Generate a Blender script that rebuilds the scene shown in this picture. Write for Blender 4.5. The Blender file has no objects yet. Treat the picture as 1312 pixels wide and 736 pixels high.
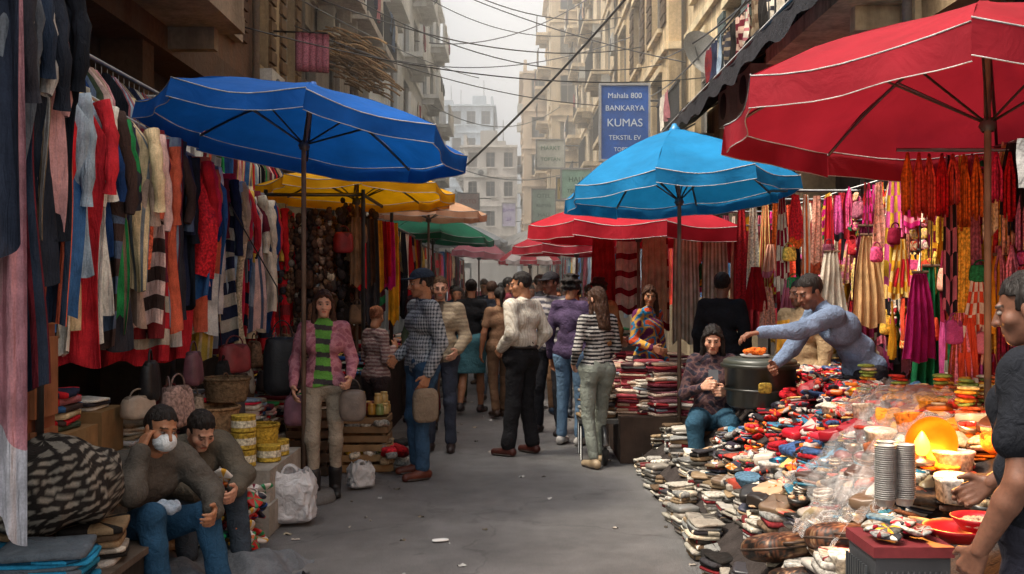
import bpy, math, random
import numpy as np
from mathutils import Vector
R=random.Random(11); rng=np.random.default_rng(11)
pi=math.pi
def hx(s):
    v=[int(s[i:i+2],16)/255 for i in (0,2,4)]
    return tuple(c/12.92 if c<=.04045 else ((c+.055)/1.055)**2.4 for c in v)
def A(*a): return np.array(a,float)
def nrm(v): return v/max(1e-9,np.linalg.norm(v))
# ---------------------------------------------------------------- materials
MAT={}
def N(nt,t,**k):
    n=nt.nodes.new(t)
    for a,b in k.items(): setattr(n,a,b)
    return n
def mk(name,rough=.85,nz=(6,.75,1.12),bump=(30,.35,.01),spec=.3,metal=0,transl=0,clear=0,stain=0,hair=0,sss=0,speck=0,bz=.12):
    m=bpy.data.materials.new(name); m.use_nodes=True; nt=m.node_tree; L=nt.links
    b=nt.nodes['Principled BSDF']; out=nt.nodes['Material Output']
    at=N(nt,'ShaderNodeAttribute',attribute_name='Col'); tc=N(nt,'ShaderNodeTexCoord')
    def nmul(col,s,lo,hi,det=6):
        no=N(nt,'ShaderNodeTexNoise'); no.inputs['Scale'].default_value=s; no.inputs['Detail'].default_value=det
        L.new(tc.outputs['Object'],no.inputs['Vector'])
        mr=N(nt,'ShaderNodeMapRange'); mr.inputs['From Min'].default_value=.3; mr.inputs['From Max'].default_value=.7
        mr.inputs['To Min'].default_value=lo; mr.inputs['To Max'].default_value=hi
        L.new(no.outputs['Fac'],mr.inputs['Value'])
        mx=N(nt,'ShaderNodeVectorMath',operation='SCALE'); L.new(col,mx.inputs[0]); L.new(mr.outputs[0],mx.inputs['Scale']); return mx.outputs[0]
    col=nmul(at.outputs['Color'],*nz)
    if speck: col=nmul(col,speck,.86,1.12,2)
    if stain:
        mp=N(nt,'ShaderNodeMapping'); mp.inputs['Scale'].default_value=(2.2,2.2,.22); L.new(tc.outputs['Object'],mp.inputs['Vector'])
        n2=N(nt,'ShaderNodeTexNoise'); n2.inputs['Scale'].default_value=1.6; n2.inputs['Detail'].default_value=9; n2.inputs['Roughness'].default_value=.65
        L.new(mp.outputs[0],n2.inputs['Vector'])
        r2=N(nt,'ShaderNodeMapRange'); r2.inputs['From Min'].default_value=.42; r2.inputs['From Max'].default_value=.68; r2.inputs['To Max'].default_value=stain
        L.new(n2.outputs['Fac'],r2.inputs['Value'])
        m2=N(nt,'ShaderNodeMixRGB'); m2.inputs['Color2'].default_value=(.10,.08,.06,1)
        L.new(r2.outputs[0],m2.inputs['Fac']); L.new(col,m2.inputs['Color1']); col=m2.outputs[0]
    L.new(col,b.inputs['Base Color'])
    b.inputs['Roughness'].default_value=rough; b.inputs['Metallic'].default_value=metal
    b.inputs['Specular IOR Level'].default_value=spec
    if sss: b.inputs['Subsurface Weight'].default_value=sss; b.inputs['Subsurface Scale'].default_value=.01
    if bump:
        nb=N(nt,'ShaderNodeTexNoise'); nb.inputs['Scale'].default_value=bump[0]; nb.inputs['Detail'].default_value=5; nb.inputs['Distortion'].default_value=.8
        if hair:
            mp=N(nt,'ShaderNodeMapping'); mp.inputs['Scale'].default_value=(1,1,bz); L.new(tc.outputs['Object'],mp.inputs['Vector']); L.new(mp.outputs[0],nb.inputs['Vector'])
        else: L.new(tc.outputs['Object'],nb.inputs['Vector'])
        bp=N(nt,'ShaderNodeBump'); bp.inputs['Strength'].default_value=bump[1]; bp.inputs['Distance'].default_value=bump[2]
        L.new(nb.outputs['Fac'],bp.inputs['Height']); L.new(bp.outputs[0],b.inputs['Normal'])
    sh=b.outputs[0]
    if transl:
        tr=N(nt,'ShaderNodeBsdfTranslucent'); L.new(col,tr.inputs['Color'])
        ms=N(nt,'ShaderNodeMixShader'); ms.inputs['Fac'].default_value=transl
        L.new(sh,ms.inputs[1]); L.new(tr.outputs[0],ms.inputs[2]); sh=ms.outputs[0]
    if clear:
        tp=N(nt,'ShaderNodeBsdfTransparent')
        ms=N(nt,'ShaderNodeMixShader'); ms.inputs['Fac'].default_value=clear
        L.new(sh,ms.inputs[1]); L.new(tp.outputs[0],ms.inputs[2]); sh=ms.outputs[0]
    L.new(sh,out.inputs['Surface']); MAT[name]=m
mk('cloth',.92,(7,.65,1.12),(24,.7,.025),.15,speck=120)
mk('hang',.92,(9,.6,1.12),(34,.85,.03),.15,hair=1,speck=110,bz=.16)
mk('print',.85,(55,.35,1.5),(30,.5,.015),.25)
mk('canopy',.8,(4,.78,1.06),(5,.4,.04),.2,transl=.33)
mk('skin',.52,(20,.82,1.08),(90,.2,.003),.35,speck=70,sss=.12)
mk('hair',.55,(60,.5,1.5),(80,1.0,.015),.25,hair=1)
mk('plastic',.35,(8,.85,1.05),(14,.2,.01),.5)
mk('leather',.5,(12,.6,1.15),(45,.4,.007),.4)
mk('clear',.15,(6,.9,1.1),(26,.8,.02),.9,clear=.80)
mk('bagplastic',.35,(10,.8,1.05),(15,.9,.035),.5,transl=.25)
mk('metal',.35,(12,.8,1.1),(40,.1,.004),.5,metal=.85)
mk('paint',.6,(4,.75,1.08),(30,.2,.006),.35,speck=40)
mk('plaster',.92,(1.3,.72,1.12),(14,.5,.02),.15,stain=.62,speck=18)
mk('plasterlight',.92,(1.0,.85,1.08),(9,.3,.02),.15,stain=.3)  # low-contrast plaster for farther facades, distance haze painted into its tone
mk('concrete',.92,(3,.65,1.15),(25,.5,.015),.15,stain=.5,speck=50)
mk('wood',.75,(7,.6,1.2),(30,.5,.01),.25,hair=1)
mk('glass',.12,(1.2,.6,1.5),None,.6)
mk('straw',.95,(40,.5,1.4),(60,.9,.02),.1)
def mk_ground():
    m=bpy.data.materials.new('asphalt'); m.use_nodes=True; nt=m.node_tree; L=nt.links; b=nt.nodes['Principled BSDF']
    tc=N(nt,'ShaderNodeTexCoord')
    def noise(s,d=6,r=.6):
        n=N(nt,'ShaderNodeTexNoise'); n.inputs['Scale'].default_value=s; n.inputs['Detail'].default_value=d; n.inputs['Roughness'].default_value=r
        L.new(tc.outputs['Object'],n.inputs['Vector']); return n.outputs['Fac']
    def ramp(f,a,b_,lo,hi):
        r=N(nt,'ShaderNodeMapRange'); r.inputs[1].default_value=a; r.inputs[2].default_value=b_; r.inputs[3].default_value=lo; r.inputs[4].default_value=hi
        L.new(f,r.inputs[0]); return r.outputs[0]
    def mul(a,b_):
        n=N(nt,'ShaderNodeMath',operation='MULTIPLY'); L.new(a,n.inputs[0]); L.new(b_,n.inputs[1]); return n.outputs[0]
    f=mul(ramp(noise(.7),.3,.7,.095,.155),ramp(noise(3.5,8,.7),.35,.7,1.12,.70))
    f=mul(f,ramp(noise(150,3,.8),.35,.65,.4,1.6))
    vo=N(nt,'ShaderNodeTexVoronoi',feature='DISTANCE_TO_EDGE'); vo.inputs['Scale'].default_value=.42
    wn=N(nt,'ShaderNodeTexNoise'); wn.inputs['Scale'].default_value=3; wn.inputs['Detail'].default_value=6; L.new(tc.outputs['Object'],wn.inputs['Vector'])
    av=N(nt,'ShaderNodeVectorMath',operation='MULTIPLY_ADD'); av.inputs[1].default_value=(.5,.5,.5); L.new(wn.outputs['Color'],av.inputs[0]); L.new(tc.outputs['Object'],av.inputs[2])
    L.new(av.outputs[0],vo.inputs['Vector']); f=mul(f,ramp(vo.outputs['Distance'],0,.006,.65,1))
    v2=N(nt,'ShaderNodeTexVoronoi'); v2.inputs['Scale'].default_value=2.6; L.new(av.outputs[0],v2.inputs['Vector'])
    f=mul(f,ramp(v2.outputs['Distance'],.05,.12,.68,1))
    cc=N(nt,'ShaderNodeCombineColor'); 
    k1=N(nt,'ShaderNodeMath',operation='MULTIPLY'); k1.inputs[1].default_value=1.03; L.new(f,k1.inputs[0])
    k2=N(nt,'ShaderNodeMath',operation='MULTIPLY'); k2.inputs[1].default_value=.99; L.new(f,k2.inputs[0])
    L.new(k1.outputs[0],cc.inputs[0]); L.new(f,cc.inputs[1]); L.new(k2.outputs[0],cc.inputs[2])
    L.new(cc.outputs[0],b.inputs['Base Color']); L.new(ramp(noise(1.2),.3,.7,.45,.75),b.inputs['Roughness'])
    bp=N(nt,'ShaderNodeBump'); bp.inputs['Strength'].default_value=.7; bp.inputs['Distance'].default_value=.012; L.new(noise(90,4,.8),bp.inputs['Height']); L.new(bp.outputs[0],b.inputs['Normal'])
    MAT['asphalt']=m
mk_ground()
def mk_emit(name,c,s):
    m=bpy.data.materials.new(name); m.use_nodes=True; b=m.node_tree.nodes['Principled BSDF']
    b.inputs['Base Color'].default_value=(*c,1); b.inputs['Emission Color'].default_value=(*c,1); b.inputs['Emission Strength'].default_value=s; MAT[name]=m
mk_emit('bulb',(1,.38,.04),5)
# ---------------------------------------------------------------- mesh builder
class MB:
    def __init__(s): s.V=[];s.n=0;s.Q=[];s.T=[]
    def add(s,VF,col=(.5,.5,.5),mat='cloth',smooth=True,vcol=None):
        V,F=VF; V=np.asarray(V,float).reshape(-1,3); F=np.asarray(F,int); k=F.shape[1]
        if vcol is not None: C=np.asarray(vcol)[F]
        else:
            c=np.asarray(col,float)
            C=np.broadcast_to(c,(len(F),k,3)) if c.ndim==1 else np.repeat(c[:,None,:],k,1)
        (s.Q if k==4 else s.T).append((F+s.n,C,mat,smooth)); s.V.append(V); s.n+=len(V)
    def build(s,name,parent=None):
        if not s.V: return None
        V=np.concatenate(s.V); me=bpy.data.meshes.new(name); names=[]
        vi=[];st=[];cl=[];mi=[];sm=[];off=0
        for grp,k in ((s.Q,4),(s.T,3)):
            for F,C,m,smo in grp:
                if m not in names: names.append(m)
                vi.append(F.ravel()); n=len(F); st.append(off+np.arange(n)*k); off+=n*k
                cl.append(C.reshape(-1,3)); mi.append(np.full(n,names.index(m))); sm.append(np.full(n,smo))
        vi=np.concatenate(vi);st=np.concatenate(st);cl=np.concatenate(cl);mi=np.concatenate(mi);sm=np.concatenate(sm)
        me.vertices.add(len(V)); me.vertices.foreach_set('co',V.ravel())
        me.loops.add(len(vi)); me.loops.foreach_set('vertex_index',vi.astype(np.int32))
        me.polygons.add(len(st)); me.polygons.foreach_set('loop_start',st.astype(np.int32))
        me.polygons.foreach_set('material_index',mi.astype(np.int32)); me.polygons.foreach_set('use_smooth',sm)
        a=me.color_attributes.new('Col','FLOAT_COLOR','CORNER')
        a.data.foreach_set('color',np.concatenate([np.clip(cl,0,.82),np.ones((len(cl),1))],1).ravel().astype(np.float32))
        for m in names: me.materials.append(MAT[m])
        me.update(calc_edges=True)
        o=bpy.data.objects.new(name,me); bpy.context.scene.collection.objects.link(o)
        if parent: o.parent=parent
        return o
def empty(name):
    o=bpy.data.objects.new(name,None); bpy.context.scene.collection.objects.link(o); return o
def Rz(a): c,s=math.cos(a),math.sin(a); return np.array([[c,-s,0],[s,c,0],[0,0,1.]])
def Rx(a): c,s=math.cos(a),math.sin(a); return np.array([[1.,0,0],[0,c,-s],[0,s,c]])
def Ry(a): c,s=math.cos(a),math.sin(a); return np.array([[c,0,s],[0,1.,0],[-s,0,c]])
def T(VF,loc=(0,0,0),rz=0,rx=0,ry=0,s=1):
    V,F=VF; V=np.asarray(V,float)*s; return V@(Rz(rz)@Ry(ry)@Rx(rx)).T+np.array(loc,float),F
def gridF(nu,nv,cu=False):
    i,j=np.meshgrid(np.arange(nu if cu else nu-1),np.arange(nv-1),indexing='ij'); i2=(i+1)%nu
    return np.stack([i*nv+j,i2*nv+j,i2*nv+j+1,i*nv+j+1],-1).reshape(-1,4)
def grid(fn,nu,nv,cu=False):
    u=np.linspace(0,1,nu,endpoint=not cu); v=np.linspace(0,1,nv); U,Vv=np.meshgrid(u,v,indexing='ij')
    x,y,z=fn(U,Vv); return np.stack([x+0*U,y+0*U,z+0*U],-1).reshape(-1,3),gridF(nu,nv,cu)
def sp(x,e): return np.sign(x)*np.abs(x)**e
def sel(a,b,c,e1=.4,e2=.4,nu=14,nv=8):
    def f(U,V):
        t=U*2*pi; p=(V-.5)*pi; return a*sp(np.cos(p),e1)*sp(np.cos(t),e2),b*sp(np.cos(p),e1)*sp(np.sin(t),e2),c*sp(np.sin(p),e1)
    return grid(f,nu,nv,True)
BF=np.array([[0,3,2,1],[4,5,6,7],[0,1,5,4],[1,2,6,5],[2,3,7,6],[3,0,4,7]])
def box(x0,x1,y0,y1,z0,z1):
    return np.array([[x0,y0,z0],[x1,y0,z0],[x1,y1,z0],[x0,y1,z0],[x0,y0,z1],[x1,y0,z1],[x1,y1,z1],[x0,y1,z1]],float),BF
def cbox(sx,sy,sz): return box(-sx/2,sx/2,-sy/2,sy/2,0,sz)
def tube(P,r,n=8,cap=True):
    P=np.asarray(P,float); m=len(P); r=np.broadcast_to(np.asarray(r,float),(m,))
    Tn=np.gradient(P,axis=0); V=[]
    up=A(0,0,1) if abs(nrm(P[-1]-P[0])[2])<.9 else A(1,0,0)
    a=np.arange(n)*2*pi/n
    for i in range(m):
        t=nrm(Tn[i]); s=nrm(np.cross(t,up)); q=np.cross(s,t)
        V.append(P[i]+r[i]*(np.outer(np.cos(a),s)+np.outer(np.sin(a),q)))
    V=np.concatenate(V); F=[]
    for i in range(m-1):
        for j in range(n): k=(j+1)%n; F.append([i*n+j,(i+1)*n+j,(i+1)*n+k,i*n+k])
    if cap:
        for b in (0,(m-1)*n):
            for j in range(1,n-1,2): F.append([b,b+j,b+j+1,b+(j+2)%n])
    return V,np.array(F)
def revolve(prof,n=20):
    p=np.array(prof,float)
    V=np.array([[r*math.cos(2*pi*i/n),r*math.sin(2*pi*i/n),z] for i in range(n) for r,z in p]); return V,gridF(n,len(p),True)
# ---------------------------------------------------------------- sdf people
def surfnet(F,org,h):
    S=F<0; nx,ny,nz=F.shape; cnt=np.zeros((nx-1,ny-1,nz-1),int)
    cs=[(i,j,k) for i in (0,1) for j in (0,1) for k in (0,1)]
    for i,j,k in cs: cnt+=S[i:nx-1+i,j:ny-1+j,k:nz-1+k]
    act=(cnt>0)&(cnt<8); I=np.argwhere(act); idx=-np.ones(act.shape,int); idx[act]=np.arange(len(I))
    P=np.zeros((len(I),3)); W=np.zeros(len(I))
    for c0 in cs:
        for a in range(3):
            if c0[a]: continue
            c1=list(c0); c1[a]=1; c0a=np.array(c0); c1a=np.array(c1)
            f0=F[tuple((I+c0a).T)]; f1=F[tuple((I+c1a).T)]; m=(f0<0)!=(f1<0)
            t=f0[m]/(f0[m]-f1[m]); P[m]+=c0a+t[:,None]*(c1a-c0a); W[m]+=1
    V=org+h*(I+P/W[:,None]); Fs=[]
    for a in range(3):
        b,c=(a+1)%3,(a+2)%3
        s0=np.take(S,range(0,S.shape[a]-1),a); s1=np.take(S,range(1,S.shape[a]),a)
        g=np.argwhere(s0!=s1); g=g[(g[:,b]>0)&(g[:,c]>0)&(g[:,b]<S.shape[b]-1)&(g[:,c]<S.shape[c]-1)]
        if not len(g): continue
        eb=np.zeros(3,int);eb[b]=1;ec=np.zeros(3,int);ec[c]=1
        q=np.stack([idx[tuple(x.T)] for x in (g,g-eb,g-eb-ec,g-ec)],1)
        fl=~s0[tuple(g.T)]; q[fl]=q[fl][:,::-1]; Fs.append(q)
    return V,np.concatenate(Fs)
def dcap(P,a,b,r1,r2):
    ab=b-a; L=ab@ab
    t=np.clip(((P-a)@ab)/L,0,1) if L>1e-10 else np.zeros(len(P))
    return np.linalg.norm(P-a-t[:,None]*ab,axis=1)-(r1+(r2-r1)*t)
def dell(P,c,r):
    r=np.array(r); q=P-np.array(c); k0=np.linalg.norm(q/r,axis=1); k1=np.linalg.norm(q/r**2,axis=1)+1e-9
    return k0*(k0-1)/k1
def smin(a,b,k):
    h=np.clip(.5+.5*(b-a)/k,0,1); return b*(1-h)+a*h-k*h*(1-h)
def sgrid(fn,lo,hi,h):
    lo=np.array(lo,float);hi=np.array(hi,float); n=np.ceil((hi-lo)/h).astype(int)+1
    ax=[lo[i]+h*np.arange(n[i]) for i in range(3)]
    G=np.stack(np.meshgrid(*ax,indexing='ij'),-1).reshape(-1,3)
    return surfnet(fn(G).reshape(n),lo,h)
def wrk(P,amp,seed):
    # long diagonal tension folds with a few sharper creases
    r=np.random.default_rng(seed); d=0
    for i in range(4):
        sg=1 if i%2 else -1
        k=A(r.uniform(6,14)*sg,r.uniform(-8,8),r.uniform(16,26))*(1.1 if i<2 else 2.0); k2=r.normal(size=3)*7
        w_=P@k*.5+.9*np.sin(P@k2+i)+r.uniform(0,6); m=.5+.5*np.sin(P@(r.normal(size=3)*9)+i*2)
        d=d+(1-2*np.abs(np.sin(w_)))*m*(1 if i<2 else .5)
    return d*amp*.62
def gm(prims,k,h,post=None,wr=0,seed=0):
    E=np.array([p[0] for p in prims]+[p[1] for p in prims]); rr=max(max(p[2],p[3]) for p in prims)+.03
    def f(P):
        d=None
        for a,b,r1,r2 in prims:
            e=dcap(P,a,b,r1,r2); d=e if d is None else smin(d,e,k)
        if wr: d=d+wrk(P,wr,seed)
        return post(P,d) if post else d
    return sgrid(f,E.min(0)-rr,E.max(0)+rr,h)
DJ=dict(pel=(0,0,.95),wst=(0,0,1.09),chs=(0,.005,1.28),nek=(0,.012,1.45),hed=(0,-.012,1.605),
 shL=(.178,.012,1.40),elL=(.232,.035,1.12),wrL=(.25,-.03,.875),hiL=(.09,0,.92),knL=(.1,-.02,.49),anL=(.105,.015,.085),
 shR=(-.178,.012,1.40),elR=(-.232,.035,1.12),wrR=(-.25,-.03,.875),hiR=(-.09,0,.92),knR=(-.1,-.02,.49),anR=(-.105,.015,.085))
def orth(v,*ds):
    for d in ds: v=v-(v@d)*d
    return nrm(v)
def handp(w,d,n,t,curl,sc=1.):
    pr=[]
    for off,ln in ((.030,.066),(.010,.075),(-.011,.069),(-.031,.053)):
        b=w+d*(.088-abs(off-.008)*.25)+t*off; pr.append((w+d*.01+t*off*.55,b,.0145,.0125)); a=0; p=b
        for q,fr in enumerate((.45,.32,.25)):
            a+=math.radians(curl*(1.1 if q==1 else .8)); e=p+(math.cos(a)*d+math.sin(a)*n)*ln*1.12*fr; pr.append((p,e,.0098-.001*q,.0088-.001*q)); p=e
    a=w+d*.022+t*.022; b=a+nrm(.6*d+.75*t+.25*n)*.042; c=b+nrm(.85*d+.3*t+.45*n)*.036
    pr+= [(a,b,.0145,.0115),(b,c,.011,.0085)]
    return pr
def headmesh(mb,X,o,h,skin,lod):
    sk=np.array(skin)
    def f(P):
        d=dell(P,(0,.016,.032),(.076,.096,.090))
        d=smin(d,dell(P,(0,-.022,-.035),(.058,.072,.082)),.03)
        d=smin(d,dcap(P,A(-.012,-.062,-.098),A(.012,-.062,-.098),.022,.022),.03)
        d=smin(d,dcap(P,A(0,.02,-.05),A(0,.03,-.13),.055,.052),.025)
        if not lod:
            d=smin(d,dcap(P,A(-.034,-.083,.020),A(.034,-.083,.020),.011,.011),.015)
            for s in (-1,1): d=-smin(-d,dell(P,(s*.031,-.104,.001),(.019,.018,.013)),.008)
            for s in (-1,1): d=smin(d,dcap(P,A(s*.045,-.055,-.03),A(s*.043,-.055,-.032),.024,.022),.02)
            d=smin(d,dcap(P,A(0,-.094,.004),A(0,-.112,-.034),.008,.0125),.010)
            d=smin(d,dcap(P,A(-.012,-.098,-.036),A(.012,-.098,-.036),.008,.008),.008)
            d=smin(d,dcap(P,A(-.017,-.086,-.060),A(.017,-.086,-.060),.0085,.0085),.006)
            d=smin(d,dcap(P,A(-.014,-.085,-.071),A(.014,-.085,-.071),.0085,.0085),.006)
        for s in (-1,1): d=smin(d,dell(P,(s*.078,.012,-.008),(.009,.02,.031)),.008)
        return d
    hh=.0055 if not lod else .011
    if h<.009: hh=.004
    V,F=sgrid(f,(-.1,-.14,-.17),(.1,.13,.14),hh)
    C=np.tile(sk,(len(V),1)); x,y,z=V.T; ax=np.abs(x)
    def bl(m,c,w=1.): C[m]=C[m]*(1-w)+np.array(c)*w
    bl((ax<.03)&(y<-.05)&(z<-.03)&(z>-.058),sk*(.92,.85,.85),.5)
    bl((ax<.021)&(y<-.082)&(np.abs(z+.066)<.0095),o.get('lip',tuple(sk*(.95,.5,.48))))
    bl((ax<.016)&(y<-.082)&(np.abs(z+.0655)<.002),sk*.25)
    bl((ax>.013)&(ax<.048)&(y<-.05)&(np.abs(z-.0235+.15*np.abs(ax-.028))<.005),(.02,.012,.008),.9)
    bl((((ax-.031)/.019)**2+((z-.002)/.012)**2<1)&(y<-.06),sk*.5,.75)
    bl((((ax-.045)/.02)**2+((z+.03)/.02)**2<1)&(y<-.04),sk*(1.08,.88,.85),.6)
    if o.get('beard'): bl((z<-.045)&(y<.0)&~((ax<.02)&(np.abs(z+.066)<.011))&(z<-.03-.5*np.clip(y+.08,0,1)),(.03,.022,.017),o['beard'])
    mb.add((X(V),F),mat='skin',vcol=C)
    if not lod:
        for s in (-1,1):
            E=sel(.0118,.0118,.0118,1,1,16,12); c=A(s*.031,-.0815,.001); Ve=E[0]; co=np.tile(np.array((.25,.21,.19)),(len(Ve),1))
            an=(Ve@A(0,-1,0))/.0118; co[an>.72]=(.03,.015,.008); co[an>.95]=(.005,.005,.005)
            co[Ve[:,2]>.0035]=sk*.45; co[Ve[:,2]<-.005]=sk*.65
            mb.add((X(Ve+c),E[1]),mat='skin',vcol=co)
    if o.get('glasses'):
        for s in (-1,1):
            t=np.linspace(0,2*pi,13); mb.add((lambda q:(X(q[0]),q[1]))(tube(np.stack([s*.032+.022*np.cos(t),-.106+0*t,.0+.017*np.sin(t)],1),.0022,5,False)),(.01,.01,.01),'plastic')
            mb.add((lambda q:(X(q[0]),q[1]))(tube(A((s*.054,-.104,.004),(s*.08,-.01,.0)),.002,5)),(.01,.01,.01),'plastic')
    if o.get('mask'):
        def fm(P):
            d=dell(P,(0,-.055,-.055),(.066,.068,.058)); return np.maximum(d,-(dell(P,(0,-.040,-.055),(.062,.064,.06))))
        V,F=sgrid(fm,(-.08,-.14,-.13),(.08,.02,.02),.004); mb.add((X(V),F),(.7,.75,.78),'cloth')
def hairmesh(mb,X,st,col,h,seed=0,cap=None):
    amp={'short':.0035,'buzz':.001,'long':.005,'pony':.004,'curly':.011,'bun':.004}.get(st,.004)
    def nz(P):
        fr=150 if st!='curly' else 85
        return amp*(np.sin(P[:,0]*fr+2*np.sin(P[:,2]*40+seed))*.5+np.sin(P[:,1]*fr*.8+P[:,2]*40)*.5+ (np.sin(P[:,2]*fr) if st=='curly' else 0))
    big=.024 if st=='curly' else (.002 if st=='buzz' else .007)
    long=st=='long'
    def f(P):
        d=dell(P,(0,.022,.036),(.078+big,.097+big,.091+big))
        y,z=P[:,1],P[:,2]
        reg=np.maximum(y+.028-.35*np.clip(z,-.2,.06),z-.068+.25*np.abs(P[:,0]))
        d=np.maximum(d,-reg)
        reg2=np.maximum(y-.028,z+.005)
        if st in('short','buzz','curly','pony','bun'): d=np.maximum(d,-reg2) if st!='curly' else d; d=np.maximum(d,-(z+.068))
        if long:
            d=smin(d,dcap(P,A(0,.065,-.02),A(0,.085,-.30),.07,.05),.03)
            d=smin(d,dcap(P,A(-.04,.06,-.1),A(-.05,.07,-.33),.045,.03),.03); d=smin(d,dcap(P,A(.04,.06,-.1),A(.05,.07,-.31),.045,.03),.03)
            for s in (-1,1): d=smin(d,dcap(P,A(s*.080,-.010,.02),A(s*.098,-.01,-.24),.020,.026),.015)
            for s in (-1,1): d=smin(d,dcap(P,A(s*.02,-.075,.085),A(s*.076,-.03,.03),.016,.016),.012)
        if st=='pony': d=smin(d,dcap(P,A(0,.12,.03),A(.01,.14,-.16),.032,.018),.02)
        if st=='bun': d=smin(d,dell(P,(0,.115,.06),(.045,.045,.045)),.01)
        return d+nz(P)
    V,F=sgrid(f,(-.15,-.13,-.40 if long else -.2),(.15,.19,.17),max(.005,h*.6)); mb.add((X(V),F),col,'hair')
    if cap:
        def g(P):
            d=dell(P,(0,.018,.045),(.094,.115,.092)); d=np.maximum(d,-(P[:,2]-.045))
            return smin(d,np.maximum(dell(P,(0,-.09,.047),(.075,.085,.01)),P[:,1]+.02),.006)
        V,F=sgrid(g,(-.12,-.19,.02),(.12,.15,.15),.007); mb.add((X(V),F),cap,'cloth')
def stripes(c1,c2,per,axis=2,duty=.5):
    c1=np.array(c1);c2=np.array(c2)
    return lambda P:np.where(((((P[:,axis]+.006*np.sin(P[:,0]*20))/per)%1)<duty)[:,None],c1,c2)
def plaid(c0,c1,per):
    c0=np.array(c0);c1=np.array(c1)
    def f(P):
        a=((P[:,2]/per)%1<.45).astype(float)+(((P[:,0]+P[:,1]*.9)/per)%1<.45); return c0+(c1-c0)*(a/2)[:,None]
    return f
def printed(cs,sc=30):
    cs=np.array(cs)
    def f(P):
        n=np.sin(P[:,0]*sc+2*np.sin(P[:,2]*sc*.7))+np.sin(P[:,2]*sc*1.1+2*np.sin(P[:,0]*sc*.6)+P[:,1]*sc)
        return cs[np.clip(((n+2)/4*len(cs)).astype(int),0,len(cs)-1)]
    return f
def person(name,loc,yaw=0,H=1.72,J={},fem=False,skin=(.36,.19,.115),top={},bot={},shoe=(.03,.02,.015),hair=('short',(.012,.009,.008)),
           head=(0,0,0),h=.012,hands={},face={},lod=False,extra=None,cap=None,fat=0):
    j={k:A(*v) for k,v in DJ.items()}
    for k,v in J.items(): j[k]=A(*v)
    s=H/1.72; M=Rz(math.radians(yaw)); L=A(*loc)
    W=lambda V:(V*s)@M.T+L
    mb=MB(); lv=nrm(j['shL']-j['shR']); hl=nrm(j['hiL']-j['hiR'])
    seed=int(abs(loc[0]*37+loc[1]*91))
    if fem:
        for k in ('shL','shR'): j[k]=j[k]-lv*(.020 if k=='shL' else -.020)
    b=top.get('b',.008)+fat; up=nrm(j['nek']-j['chs']); fw=nrm(np.cross(up,lv)); 
    if (fw@A(0,-1,0))<0: fw=-fw
    fw=orth(fw,lv)
    wa=.094 if fem else .106
    pr=[(j['shR']+lv*.015,j['shL']-lv*.015,.054+b*.5,.054+b*.5),(j['nek']-up*.02,j['shL']-lv*.02,.043,.048),(j['nek']-up*.02,j['shR']+lv*.02,.043,.048),
        (j['nek']-up*.05,j['nek']-up*.005,.062,.056),(j['chs']-lv*.082,j['chs']+lv*.082,(.090 if fem else .103)+b,(.090 if fem else .103)+b),
        (j['chs'],j['wst'],.098+b,.092+b),(j['wst']-lv*.055,j['wst']+lv*.055,wa-.012+b+fat,wa-.012+b+fat)]
    if fem: pr+=[(j['chs']+x*lv*.065+fw*.055-up*.01,j['chs']+x*lv*.06+fw*.06-up*.02,.058+b,.055+b) for x in (-1,1)]
    if top.get('hem','low')=='low': pr+=[(j['pel']-hl*.075,j['pel']+hl*.075,.104+b,.104+b),(j['wst'],j['pel'],.09+b,.1+b)]
    else: pr+=[(j['wst'],j['wst']+(j['pel']-j['wst'])*.5,.095+b,.1+b)]
    sl=top.get('sleeve',1.)
    for q in 'LR':
        sh,el,wr=j['sh'+q],j['el'+q],j['wr'+q]
        fa=.88 if fem else 1.
        if sl>=.5:
            pr.append((sh,el,(.054+b)*fa,(.045+b)*fa))
            if sl>=.95: pr.append((el,el+(wr-el)*.93,(.044+b)*fa,(.033+b*.8)*fa))
            elif sl>.55: pr.append((el,el+(wr-el)*.35,(.045+b)*fa,(.043+b)*fa))
        elif sl>0: pr.append((sh,sh+(el-sh)*.6,(.056+b)*fa,(.058+b)*fa))
    hem=top.get('cut')
    def post(P,d):
        if hem is not None: 
            d=np.maximum(d,np.where(np.abs(P[:,0])<.205,(hem+.01*np.sin(P[:,0]*25+seed))-P[:,2],-1))
        return d
    V,F=gm(pr,.028,h,post,top.get('wr',.006),seed)
    pc=top.get('pat'); tc=pc(V) if pc else np.tile(np.array(top.get('col',(.4,.4,.4))),(len(V),1))
    if top.get('inner') is not None:
        iw=top.get('iw',.055); q=V-j['chs']; m=(np.abs(q@lv)<iw+.015*np.sin(V[:,2]*9))&(q@fw>.02)
        tc[m]=np.array(top['inner'](V[m]) if callable(top['inner']) else top['inner'])
    mb.add((W(V),F),mat=top.get('mat','cloth'),vcol=tc)
    if top.get('collar') is not None:
        t=np.linspace(.5,2*pi-.5,12)-pi/2; cb=j['nek']+up*.012
        P=np.array([cb+lv*.056*math.cos(a)+fw*.054*math.sin(a)*-1 for a in t]); mb.add((lambda q:(W(q[0]),q[1]))(tube(P,.012,6)),top['collar'],'cloth')
    bc=np.array(bot.get('col',(.05,.06,.1))); bb=bot.get('b',.006)
    lp=[(j['hiR'],j['hiL'],.100+bb+fat,.100+bb+fat),(j['pel']-hl*.05,j['pel']+hl*.05,.098+bb+fat,.098+bb+fat)]
    if top.get('hem','low')!='low': lp.append((j['pel'],j['pel']+(j['wst']-j['pel'])*.6,.108+bb+fat,.102+bb+fat))
    kind=bot.get('kind','pants')
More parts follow.
